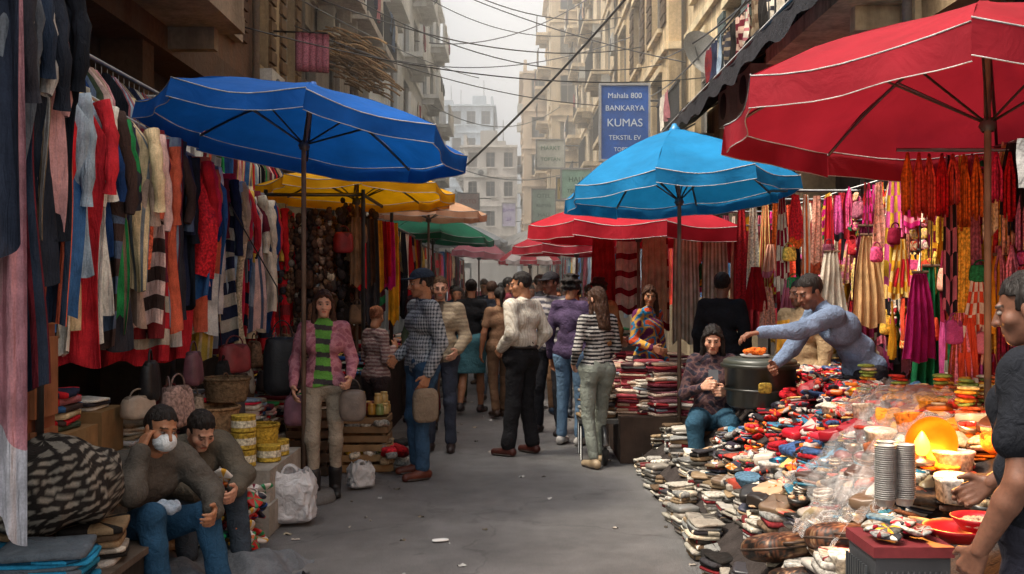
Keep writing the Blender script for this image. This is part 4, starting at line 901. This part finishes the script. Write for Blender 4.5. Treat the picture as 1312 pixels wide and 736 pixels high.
def sheet(x0,x1,y0,y1,lift,seed):
    r=np.random.default_rng(seed); ks=[(r.normal(size=2)*18,r.uniform(0,6)) for _ in range(6)]
    def f(U,V):
        x=x0+(x1-x0)*U+.03*np.sin(V*11+seed); y=y0+(y1-y0)*V+.03*np.sin(U*9+seed)
        z=hzv(x,y)+lift
        for k,p in ks: z=z+.010*(1-np.abs(np.sin(x*k[0]+y*k[1]+p)))*2
        return x,y,z
    mb.add(grid(f,70,70),(.6,.6,.6),'clear')
sheet(1.5,2.05,4.6,5.5,.075,1); sheet(1.95,2.4,5.3,6.0,.07,2); sheet(1.35,1.7,4.35,4.9,.06,4)
mb.build('clear_plastic_covers')
mb=MB()
for (x,y,z,a,b,c,rz,cc) in ((1.28,4.75,.36,.17,.15,.07,.3,'4a2c1c'),(1.52,4.5,.46,.19,.15,.075,-.2,'5a3520'),(1.38,4.55,.27,.2,.15,.06,.1,'3a2418'),(1.22,4.55,.17,.15,.14,.08,.1,'241a16'),(1.25,4.4,.08,.18,.16,.07,.0,'3b3a40')):
    V,F=sel(a,b,c,.75,.6,90,36); n_=np.sin(V[:,0]*125+3*np.sin(V[:,1]*80))*np.sin(V[:,1]*130+2*np.sin(V[:,0]*90)); vc=np.where((n_>.25)[:,None],A(*hx('16100c')),A(*hx(cc))*1.2); vc=np.where((n_<-.65)[:,None],A(*hx('8a6c50')),vc)
    mb.add(T((V,F),(x,y,z),rz,-.25,0),mat='leather',vcol=vc); t=np.linspace(0,2*pi,30); mb.add(T(tube(np.stack([a*1.0*sp(np.cos(t),.6),b*1.0*sp(np.sin(t),.6),0*t],1),.006,5,False),(x,y,z),rz,-.25,0),(.05,.03,.02),'leather')
    t=np.linspace(0,pi,12); mb.add(T(tube(np.stack([a*.4*np.cos(t),-b*.9-.05*np.sin(t),.02+0*t],1),.007,6),(x,y,z),rz,-.25,0),(.05,.03,.02),'leather')
mb.build('leopard_print_handbags')
mb=MB(); mb.add(box(1.26,1.52,3.45,3.72,.003,.66),hx('3b3c3f'),'plastic',False); mb.add(box(1.25,1.53,3.44,3.73,.663,.70),hx('6a2428'),'paint',False)
for i in range(15): mb.add(box(1.28,1.50,3.432,3.439,.06+i*.038,.072+i*.038),hx('888c90'),'metal',False)
for i in range(12): mb.add(box(1.285+i*.019,1.289+i*.019,3.422,3.429,.06,.62),hx('707478'),'metal',False)
for i in range(9): mb.add(box(1.241,1.249,3.50+i*.024,3.512+i*.024,.1,.62),hx('707478'),'metal',False)
for i in range(16): pouch(mb,1.39+R.uniform(-.1,.1),3.58+R.uniform(-.1,.1),.715+R.random()*.03,R.uniform(0,6),R.uniform(-.5,.5),0,.045,.03,.008,pick(GREY+WARM),'print',pick(GREY))
mb.build('wire_mesh_stall_stove')
mb=MB()
for (x,y) in ((1.50,4.0),(1.585,4.02),(1.545,4.1)):
    for i in range(26): mb.add(T(revolve([(.030,0),(.040,.03),(.044,.032),(.042,.034)],20),(x,y,.72+i*.0085)),np.array((.4,.38,.35))*R.uniform(.75,1.05),'plastic')
mb.build('stacked_cups')
mb=MB()
for (x,y,z,r,c) in ((1.62,3.62,.68,.12,'a8141c'),(1.70,3.62,.715,.10,'a01a22')): mb.add(T(revolve([(0,0),(r*.6,0),(r*.9,.035),(r*1.02,.05),(r*.98,.052),(r*.85,.038),(r*.55,.01),(0,.01)],26),(x,y,z)),hx(c),'plastic')
for i in range(18): pouch(mb,1.69+R.uniform(-.06,.06),3.62+R.uniform(-.06,.06),.745,R.uniform(0,6),0,0,.022,.016,.01,hx('b89880'),'cloth')
mb.build('red_plastic_bowls')
pbag('pink_plastic_bag',1.50,3.32,.40,.34,.26,.18,hx('a88890'),.3,'bagplastic'); pbag('white_plastic_bag',1.76,3.28,.40,.3,.26,.18,(.5,.52,.54),.6)
mb=MB(); mb.add(box(1.30,2.3,3.1,3.44,.003,.395),hx('3a2a20'),'wood',False); mb.build('wooden_bench')
# lit lamp with a metal reflector bowl, glowing on the goods around it
mb=MB(); mb.add(T(revolve([(0,0),(.05,0),(.055,.02),(.02,.03),(.015,.05),(0,.05)],16),(1.75,4.25,.84)),(.25,.2,.15),'metal'); V,F=sel(.034,.034,.055,1,1,16,10); V[:,:2]*=(1-.6*np.clip(V[:,2]/.055,0,1))[:,None]; mb.add((V+A(1.75,4.25,.93),F),(1,.5,.1),'bulb')
V,F=revolve([(.015,0),(.06,.015),(.10,.05),(.115,.09)],24); mb.add(T((V,F),(1.80,4.36,.93),0,pi/2,0),hx('c87828'),'metal'); mb.build('lit_oil_lamp')
pl=bpy.data.lights.new('lamp_glow','POINT'); pl.energy=48; pl.color=(1,.36,.06); pl.shadow_soft_size=.04; po=bpy.data.objects.new('lamp_glow',pl); sc.collection.objects.link(po); po.location=(1.76,4.2,1.08)
mb=MB(); 
mb.add(T(revolve([(0,0),(.22,0),(.24,.02),(.26,.28),(.28,.285),(.29,.31),(.28,.32),(.25,.315),(.23,.05),(0,.04)],32),(1.83,7.35,.72)),hx('2b2d27'),'plastic'); V,F=sel(.27,.27,.045,.5,1,32,8); mb.add((V+A(1.83,7.35,1.04),F),hx('3c3f38'),'plastic')
mb.add(T(revolve([(.262,.12),(.27,.13),(.262,.14)],32),(1.83,7.35,.72)),hx('1a1b18'),'plastic'); V,F=sel(.05,.012,.04,.5,.5); mb.add((V+A(1.80,7.08,.88),F),hx('88702c'),'print'); mb.build('black_plastic_tub')
mb=MB(); mb.add(T(revolve([(0,0),(.09,0),(.11,.02),(.09,.015),(0,.015)],20),(1.78,7.3,1.085)),(.5,.5,.5),'plastic')
for i in range(22): V,F=sel(.024,.02,.016,1,1,8,6); mb.add((V+A(1.78+R.uniform(-.06,.06),7.3+R.uniform(-.06,.06),1.115+R.random()*.03),F),hx('c8601c'),'print')
mb.build('plate_of_fruit')
mb=MB(); mb.add(box(.98,1.95,9.0,11.4,.003,.42),hx('3a2c24'),'wood',False)
CL=[mute(hx(c)) for c in ('a83038','d8cfc4','b87888','6a2838','c8a890','8f9aa8','e0d8d0','7c3040','c05060','4a3038','c8b0a0','d8c0b0')]
for i in range(70):
    x=R.uniform(1.05,1.88); y=R.uniform(9.1,11.3); fstack(mb,x,y,.42,R.uniform(-.3,.3),.27,.2,R.randint(8,17),CL,.03)
mb.build('stacked_textiles_counter')
mb=MB(); t=np.linspace(0,2*pi,24); mb.add(tube(np.stack([.83+0*t,9.0+.16*np.cos(t),.17+.16*np.sin(t)],1),.03,8,False),(.02,.02,.02),'plastic'); mb.add(T(revolve([(0,-.02),(.12,-.02),(.12,.02),(0,.02)],16),(.83,9.0,.17),0,0,pi/2),(.2,.2,.2),'metal')
mb.add(box(.62,1.0,9.15,9.6,.34,.38),(.05,.05,.05),'paint',False)
for yy in (9.2,9.55): mb.add(tube(A((.64,yy,.38),(.64,yy,.003)),.015,6),(.1,.1,.1),'metal')
fstack(mb,.8,9.35,.38,.1,.34,.3,9,GREY,.035); mb.build('small_handcart')
# ---------------------------------------------------------------- right hanging displays
root=empty('hanging_scarf_display'); g=MB(); fr=MB()
WP=WARM+[mute(hx(c),.05,.95) for c in ('e8c87c','d8b890','1c7a48','b8202c','d0509a','e0c050','e8a890','a04020','e8dcc8','c8a070','28242c','f0e0d0','c87088','c8a020','a85870','e08098')]
for tier,(zt,L0,L1,xo) in enumerate(((2.46,.22,.45,3.0),(2.16,.25,.5,3.06),(1.85,.3,.55,3.04),(1.5,.3,.6,3.02))):
    y=5.6
    while y<11.9:
        k=R.random(); c=pick(WP)
        if k<.66:
            wd=R.uniform(.06,.16); drape(g,(xo+R.uniform(-.08,.06),y,zt+R.uniform(-.06,.04)),(xo+R.uniform(-.08,.06),y+wd,zt),R.uniform(L0,L1),R.choice([2,3,4]),.018,c,.55,R.choice(['cloth','print','cloth']),pick(WP),R.choice([0,0,2,4,3,1]),12); y+=wd*.75
        elif k<.74: bag(g,xo-.04,y+.08,zt-.28,pi/2+R.uniform(-.6,.6),R.uniform(.12,.2),R.uniform(.12,.2),.07,c,R.choice(['print','cloth'])); y+=.13
        elif k<.9: tassel(g,xo-.05,y+.04,zt,R.uniform(.25,.5),c,7,.035); y+=.08
        else:
            for q in range(4): pouch(g,xo-.03,y+.06,zt-.08-q*.085,pi/2,R.uniform(1.2,1.8),0,.05,.04,.012,pick(WP),'print',pick(WP))
            y+=.11
y=6.0
while y<11.6:
    wd=R.uniform(.10,.2); drape(g,(3.24,y,2.35),(3.24,y+wd,2.35),R.uniform(1.2,1.55),3,.025,pick(WP),.2,c2=pick(WP),stripe=R.choice([0,1,2,3])); y+=wd*.85
for yy,x0,x1 in ((6.25,2.7,3.3),(7.6,2.75,3.3),(8.9,2.35,3.3),(9.8,2.2,3.3),(11.4,1.9,3.3)):
    x=x0
    while x<x1:
        wd=R.uniform(.06,.15); drape(g,(x,yy,2.42+R.uniform(-.05,.03)),(x+wd,yy+R.uniform(-.05,.05),2.42),R.uniform(.35,1.15),R.choice([2,3]),.018,pick(WP),.5,R.choice(['cloth','print']),pick(WP),R.choice([0,0,2,3,4]),14); x+=wd*.85
    for q in range(4): bag(g,R.uniform(x0,x1),yy-.05,R.uniform(1.15,2.0),R.uniform(-.4,.4),R.uniform(.10,.17),R.uniform(.10,.16),.07,pick(WP),R.choice(['print','cloth']))
    for q in range(7):
        xx=R.uniform(x0,x1); zz=R.uniform(1.3,2.1); wd=R.uniform(.1,.18); drape(g,(xx,yy-.06,zz),(xx+wd,yy-.07,zz),R.uniform(.25,.5),3,.02,pick(WP),.5,R.choice(['cloth','print']),pick(WP),R.choice([0,2,3,4]),12,vflare=.3)
    fr.add(tube(A((x0-.05,yy,2.46),(3.45,yy,2.46)),.014,6),(.2,.2,.2),'metal')
for zt in (2.49,2.19,1.88,1.53): fr.add(tube(A((3.08,5.5,zt),(3.08,12,zt)),.012,6),(.2,.2,.2),'metal')
for yy in (5.5,8.8,12): fr.add(tube(A((3.1,yy,0),(3.1,yy,2.55)),.02,6),(.2,.2,.2),'metal')
for i in range(14): tassel(g,2.35+i*.075,5.95+R.uniform(-.06,.06),2.40,R.uniform(.3,.5),pick([hx('c8601c'),hx('b8141c'),hx('d04838'),hx('c83058')]),10,.035)
fr.add(tube(A((2.3,5.95,2.42),(3.45,5.95,2.42)),.012,6),(.2,.2,.2),'metal')
g.build('scarves',root); fr.build('rails',root)
mb=MB()
for (x,y,z,L_,w_,c) in ((2.95,7.0,1.75,.85,.2,'14603a'),(2.75,6.7,1.7,.6,.18,'a01c64'),(2.72,7.6,2.0,.7,.2,'c8a070'),(3.05,6.4,2.0,.65,.2,'d0a028'),(2.88,8.1,2.1,.9,.2,'702040'),(3.0,6.1,1.8,.5,.16,'d89020'),(2.7,8.4,1.9,.6,.22,'d8ccb8')):
    drape(mb,(x-w_/2,y,z),(x+w_/2,y+.03,z),L_,4,.03,hx(c),.5,vflare=.4); mb.add(tube(A((x-w_*.3,y+.01,z),(x+w_*.3,y+.01,z)),.012,6),hx('5a4030'),'wood'); mb.add(tube(A((x,y,z),(x,y,z+.35)),.004,5),(.1,.1,.1),'plastic')
mb.build('hanging_dresses')
mb=MB()
for i,(x,y,L_,c,st) in enumerate(((1.75,10.9,1.2,'d8cfc0',2),(2.05,10.8,1.25,'e0d8c8',2),(1.45,11.2,1.0,'c0a888',0),(2.35,10.6,1.1,'a82430',0),(1.2,11.6,.9,'d8d0c4',1),(.95,12,.8,'b03038',0),(2.6,10.4,1.1,'2a2a30',3),(1.6,12,1.1,'e8e0d4',1))): drape(mb,(x,y,2.2),(x+.3,y,2.2),L_,4,.03,mute(hx(c)),.15,c2=hx('988870' if st==2 else '8c2030'),stripe=st,nv=14)
mb.add(tube(A((.9,11.9,2.25),(1.3,11.3,2.25),(3.0,10.2,2.25)),.012,6),(.2,.2,.2),'metal'); mb.build('hanging_textiles')
mb=MB()
for i in range(20):
    x=2.35+R.uniform(-.2,.5); y=5.3+R.uniform(-.4,.9); z=hz(x,y)
    for q in range(R.randint(4,11)): V,F=sel(.055,.04,.010,.8,.8,14,6); mb.add(T((V,F),(x+R.uniform(-.012,.012),y,z+.02+q*.02),R.uniform(0,3),R.uniform(-.15,.15)),pick([hx('c8902c'),hx('7a8c40'),hx('d86820'),hx('a82c20'),hx('c0b070'),hx('d07040'),hx('b8a890')]),'print')
mb.build('stacked_slippers')
e=empty('paper_price_tag'); mb=MB(); mb.add(grid(lambda U,V:(2.04+U*.2,4.02+.01*np.sin(V*5),2.20-V*.2),4,8),(.5,.48,.46),'cloth'); mb.add(tube(A((2.14,4.02,2.20),(2.14,4.0,2.42)),.002,4),(.1,.1,.1),'plastic'); mb.build('sheet',e)
text('ALTIN',(2.14,4.0,2.14),.05,hx('a03038'),e,0,.0005); text('90',(2.14,4.0,2.06),.07,hx('a03038'),e,0,.0005)
# ---------------------------------------------------------------- people
SK=hx('a47254'); SKD=hx('7e5644'); SKL=hx('c09078'); HB=(.012,.009,.008); HBR=hx('3a2418')
ST=dict(anR=(-.15,.02,.085),anL=(.13,-.05,.085),knR=(-.12,-.03,.49),knL=(.11,-.05,.49))
def ex(mb,W,j):
    w_=j['wrL']; V,F=sel(.11,.055,.13,.5,.6,20,10); mb.add((W(V+A(w_[0]+.02,w_[1]-.01,w_[2]-.22)),F),hx('6c6058'),'leather')
    t=np.linspace(0,pi,9); V,F=tube(np.stack([w_[0]+.02+.06*np.cos(t),w_[1]-.01+0*t,w_[2]-.1+.09*np.sin(t)],1),.007,6); mb.add((W(V),F),hx('3a3028'),'leather')
person('woman_in_pink_jacket',(-1.43,7.56,0),8,1.58,dict(elL=(.235,.03,1.13),wrL=(.22,-.17,1.0),elR=(-.235,.04,1.12),wrR=(-.235,-.13,.93),anR=(-.07,-.1,.085),knR=(-.085,-.09,.49),anL=(.09,.1,.085),knL=(.1,-.0,.49)),True,SKL,
  dict(pat=printed([hx('a86c78'),hx('b47c86'),hx('985c6a')],60),inner=stripes(hx('5c9440'),hx('3e3a3c'),.11,2,.6),iw=.07,b=.010,cut=.93),dict(col=hx('988c7c'),boot=.35,b=.0,ank=.04),(.015,.013,.013),('long',HBR),(5,4,0),.008,dict(L=dict(curl=50)),extra=ex)
def ex(mb,W,j):
    w_=j['wrL']; V,F=sel(.04,.11,.14,.5,.6,20,10); mb.add((W(V+A(w_[0]+.0,w_[1]-.02,w_[2]-.24)),F),hx('8a7a68'),'cloth')
person('man_in_plaid_shirt',(-.76,8.4,0),-62,1.75,dict(ST,elR=(-.25,.06,1.13),wrR=(-.21,-.14,.98),elL=(.25,.06,1.12),wrL=(.24,-.05,.86)),False,SK,dict(pat=plaid(hx('a8acb0'),hx('28303c'),.030),b=.012,sleeve=1,cut=.84,col=hx('505868'),collar=hx('404858'),wr=.008),
  dict(col=hx('344e68'),b=.008),hx('5a2a1c'),('short',HB),(-10,6,0),.008,dict(R=dict(curl=40)),cap=hx('2c3644'),extra=ex,face=dict(beard=.3))
person('man_in_beige_cardigan',(-.70,9.7,0),-6,1.70,dict(elR=(-.24,.02,1.14),wrR=(-.16,-.2,1.04),elL=(.25,.02,1.12),wrL=(.2,-.17,1.0)),False,SKL,dict(pat=stripes(hx('a89880'),hx('948470'),.04),b=.014,cut=.86,inner=hx('5a5048'),iw=.04),dict(col=hx('3c4250')),(.03,.02,.02),('short',hx('4a3422')),(12,4,0),.010,face=dict(glasses=1,beard=.5))
person('woman_in_striped_tunic',(-1.27,9.3,0),130,1.42,dict(elR=(-.22,-.0,1.12),wrR=(-.1,-.18,1.25),elL=(.22,0,1.12),wrL=(.12,-.2,1.18)),True,SK,dict(pat=stripes(hx('7c5a58'),hx('a08c84'),.04),b=.016,cut=.70),dict(col=hx('3c3030')),(.05,.03,.03),('bun',hx('7c4c34')),(30,15,0),.011)
def ex(mb,W,j):
    w_=j['wrR']; V,F=sel(.08,.1,.17,.6,.6,20,10); mb.add((W(V+A(w_[0]-.03,w_[1],w_[2]-.25)),F),hx('c0bfbc'),'bagplastic')
person('woman_in_black_top',(-.52,12.6,0),165,1.70,dict(anR=(-.08,-.17,.085),knR=(-.09,-.12,.49),anL=(.08,.2,.13),knL=(.09,.03,.5)),True,SK,dict(col=(.02,.02,.022),b=.008,cut=.88),dict(col=hx('4f7c86'),kind='skirt',hem=.52),(.04,.03,.03),('bun',HB),(20,0,0),.013,extra=ex)
person('man_in_white_shirt',(.09,9.5,0),-128,1.74,dict(anR=(-.14,.03,.085),anL=(.15,-.04,.085),elR=(-.26,.09,1.15),wrR=(-.21,-.05,.97),elL=(.26,.09,1.15),wrL=(.19,-.1,1.0)),False,SK,dict(pat=stripes(hx('d0c8ba'),hx('b8ac9c'),.03,0,.7),col=hx('ccc4b6'),b=.008,hem='in',collar=hx('ccc4b6'),wr=.008),
  dict(col=(.014,.014,.016),b=.014,ank=.055,belt=1),hx('4a2018'),('short',HB),(35,8,0),.008,dict(R=dict(curl=45),L=dict(curl=45)),fat=.008)
person('woman_in_striped_top',(.76,8.9,0),205,1.60,dict(anR=(-.1,-.12,.085),knR=(-.1,-.10,.49),anL=(.1,.12,.085),knL=(.1,.0,.49),elR=(-.225,.0,1.13),wrR=(-.14,-.18,1.08),elL=(.23,.02,1.12),wrL=(.17,-.16,.98)),True,SKL,dict(pat=stripes(hx('b0aca8'),hx('222226'),.036),b=.002,cut=.95,wr=.005),dict(col=hx('7c827a'),b=.004,ank=.045),hx('a08c70'),('long',HBR),(15,10,0),.008)
person('woman_in_purple_jacket',(.60,10.1,0),150,1.72,dict(elR=(-.24,.0,1.14),wrR=(-.15,-.2,1.1)),True,SK,dict(col=hx('4c3e58'),b=.014,cut=.88,wr=.007),dict(col=hx('5c7690'),b=.005),hx('b8b4b0'),('curly',HB),(0,5,0),.010)
person('man_in_striped_jersey',(.42,10.9,0),-25,1.76,dict(ST),False,SKD,dict(pat=stripes(hx('54525c'),hx('a09a98'),.06),b=.010,cut=.88),dict(col=(.025,.025,.03)),(.03,.02,.02),('short',HB),(-20,5,0),.012,cap=hx('2a2a2e'))
person('woman_with_curly_hair',(.98,11.3,0),190,1.70,{},True,SK,dict(col=hx('987048'),b=.012),dict(col=hx('2a3040')),(.03,.02,.02),('curly',hx('241610')),(10,0,0),.012)
person('woman_in_colourful_blouse',(1.40,10.2,0),40,1.62,dict(wrR=(-.18,-.22,1.05),elR=(-.23,0,1.12)),True,SK,dict(pat=printed([hx('b84828'),hx('2878a0'),hx('c09040'),hx('602850')],28),b=.010),dict(col=hx('2a2a34')),(.03,.02,.02),('long',HBR),(-40,8,0),.011)
person('man_in_black_shirt',(2.05,9.7,0),150,1.74,{},False,SKD,dict(col=(.015,.015,.018),b=.012),dict(col=(.03,.03,.04)),(.03,.02,.02),('short',HB),(0,0,0),.012)
def ex(mb,W,j): drape(mb,W(A(-.16,-.12,1.36)),W(A(.0,-.14,1.38)),.5,2,.02,hx('c89030'))
person('man_in_brown_shirt',(2.42,8.35,0),-55,1.66,{},False,SKD,dict(col=hx('a08868'),b=.012),dict(col=(.03,.03,.04)),(.03,.02,.02),('short',HB),(-10,5,0),.011,face=dict(beard=.5),extra=ex)
person('vendor_in_blue_shirt',(2.35,6.95,.12),-80,1.70,dict(pel=(0,.12,.92),wst=(0,.06,1.05),chs=(0,-.08,1.21),nek=(0,-.21,1.35),hed=(0,-.30,1.465),shL=(.18,-.2,1.30),shR=(-.18,-.17,1.30),elL=(.22,-.50,1.20),wrL=(.17,-.74,1.19),elR=(-.2,-.33,1.06),wrR=(-.10,-.5,.95),hiL=(.09,.12,.9),hiR=(-.09,.12,.9)),False,SKD,
  dict(col=hx('6a7a94'),b=.012,collar=hx('6a7a94'),hem='low',wr=.010),dict(col=(.03,.03,.04)),(.03,.02,.02),('short',HB),(12,22,0),.008,dict(L=dict(n=(0,0,-1),t=(-1,0,0),curl=30),R=dict(curl=50)),face=dict(beard=.4))
SEAT=dict(pel=(0,.0,.52),wst=(0,-.02,.66),chs=(0,-.04,.84),nek=(0,-.05,1.0),hed=(0,-.09,1.14),shL=(.165,-.04,.96),shR=(-.165,-.04,.96),elL=(.22,-.1,.70),wrL=(.10,-.30,.74),elR=(-.22,-.1,.70),wrR=(-.08,-.31,.78),hiL=(.09,-.02,.50),hiR=(-.09,-.02,.50),knL=(.14,-.42,.50),knR=(-.14,-.42,.50),anL=(.12,-.40,.085),anR=(-.12,-.40,.085))
def ex(mb,W,j):
    mb.add((lambda q:(W(q[0]),q[1]))(T(cbox(.075,.012,.15),(.0,-.36,.78),0,-.5)),(.02,.02,.025),'plastic',False)
person('seated_woman_vendor',(1.60,7.95,.06),-10,1.70,SEAT,True,SKL,dict(pat=printed([hx('3a2c34'),hx('5a4444'),hx('2c2a34')],60),b=.010),dict(col=hx('2c4c60'),b=.01),(.03,.02,.02),('long',HB),(0,14,0),.008,dict(L=dict(curl=55),R=dict(curl=55)),extra=ex)
mb=MB(); mb.add(T(cbox(.34,.3,.04),(1.6,8.0,.42)),hx('5a3c28'),'wood',False)
for a in (-1,1):
    for b in (-1,1): mb.add(tube(A((1.6+a*.14,8.0+b*.12,.42),(1.6+a*.15,8.0+b*.13,.003)),.014,6),hx('4a3020'),'wood')
mb.build('wooden_stool')
SIT=dict(pel=(0,.05,.30),wst=(0,.03,.43),chs=(0,-.08,.60),nek=(0,-.17,.745),hed=(0,-.24,.87),shL=(.18,-.15,.70),shR=(-.18,-.15,.70),hiL=(.09,.03,.29),hiR=(-.09,.03,.29),knL=(.17,-.38,.42),knR=(-.15,-.36,.46),anL=(.15,-.52,.085),anR=(-.14,-.42,.085),elL=(.26,-.30,.52),wrL=(.12,-.50,.46),elR=(-.25,-.34,.60),wrR=(-.145,-.27,.78))
person('man_with_face_mask',(-2.0,5.25,.0),56,1.72,SIT,False,SK,dict(col=hx('55504a'),b=.022,wr=.013),dict(col=hx('2a4c68'),b=.010),(.03,.03,.03),('short',HB),(-8,8,8),.007,dict(R=dict(n=(1,0,0),t=(0,1,0),curl=30),L=dict(curl=35)),face=dict(mask=1))
S2=dict(SIT,hed=(0,-.29,.80),nek=(0,-.2,.70),elR=(-.24,-.28,.50),wrR=(-.10,-.48,.46))
person('man_looking_down',(-1.98,5.95,.0),42,1.66,S2,False,SKL,dict(col=hx('5c564c'),b=.022,wr=.013),dict(col=hx('39424c'),b=.012),(.03,.03,.03),('short',HB),(0,32,0),.008)
mb=MB(); fstack(mb,-2.18,5.12,.003,.4,.38,.34,6,GREY,.04); fstack(mb,-2.12,5.85,.003,.4,.38,.34,6,GREY,.04); mb.build('sitting_cushions')
mb=MB(); V,F=sel(.07,.045,.03,.8,.8,40,24); V[:,2]+=.008*np.sin(V[:,0]*80)*np.cos(V[:,1]*90); mb.add(T((V,F),(-1.74,5.02,.49),.4,.3),(.4,.48,.58),'cloth'); mb.build('white_cloth_wrap')
person('man_in_dark_shirt',(1.62,3.05,0),-135,1.66,dict(elL=(.26,.02,1.08),wrL=(.24,-.10,.85),elR=(-.25,-.03,1.12),wrR=(-.2,-.22,.98),chs=(0,-.01,1.27),hed=(0,-.04,1.59)),False,hx('6c4838'),dict(col=hx('1a1c22'),b=.016,sleeve=.45,wr=.009),dict(col=(.02,.02,.03)),(.03,.02,.02),('short',HB),(8,12,0),.006,dict(R=dict(curl=40),L=dict(curl=40)))
cp=[mute(hx(c),.08,.8) for c in ('3a3e4a','9c3238','a8a094','2c4a6c','8a7460','1c1c20','a07c60','5a6c5a','a8485c','46303c','7889a0','2a3040','6a4a3a')]
for (x,y) in ((-.95,10.9),(-.15,12.2),(-.28,14.0),(.15,13.0),(.55,12.7),(-.75,13.6),(-.05,15.5),(.42,14.6),(.85,13.6),(-.45,16.6),(.2,17.2),(.62,16.4),(-.9,15.4),(-.2,19),(.45,19.2),(0.05,21.5),(-.6,21),(.7,22),(-.25,24.5),(.4,25.5),(-.95,18.2),(.95,18.5),(-1.05,12.0),(.1,28),(-.6,30),(.7,31),(-.2,34),(.3,38),(.78,12.3),(1.25,12.9),(1.15,15),(-.6,14.8),(.3,15.8),(-.7,17.4),(.75,20.2)):
    fem=R.random()<.5; yw=R.choice([0,20,-20,180,165,200,90,-90,180,0]); wk=R.uniform(.05,.2)
    person('woman_walking' if fem else 'man_walking',(x,y,0),yw,(1.62 if fem else 1.73)*R.uniform(.97,1.03),dict(anR=(-.09,-wk,.085),knR=(-.1,-wk*.7-.02,.49),anL=(.09,wk,.11),knL=(.1,wk*.15,.49),elR=(-.235,.0+R.uniform(-.05,.1),1.13),wrR=(-.22,-.12,.93)),fem,R.choice([SK,SKD,SKL]),dict(col=pick(cp),b=.008,cut=.86,wr=.004,sleeve=R.choice([1,1,.45])),dict(col=pick(cp)*.5,wr=.003),tuple(pick(cp)*.3),(R.choice(['long','pony','bun']) if fem else 'short',R.choice([HB,HBR])),(R.uniform(-30,30),5,0),.014 if y<13 else .016,lod=y>13)
print('polys',sum(len(o.data.polygons) for o in bpy.data.objects if o.type=='MESH'))
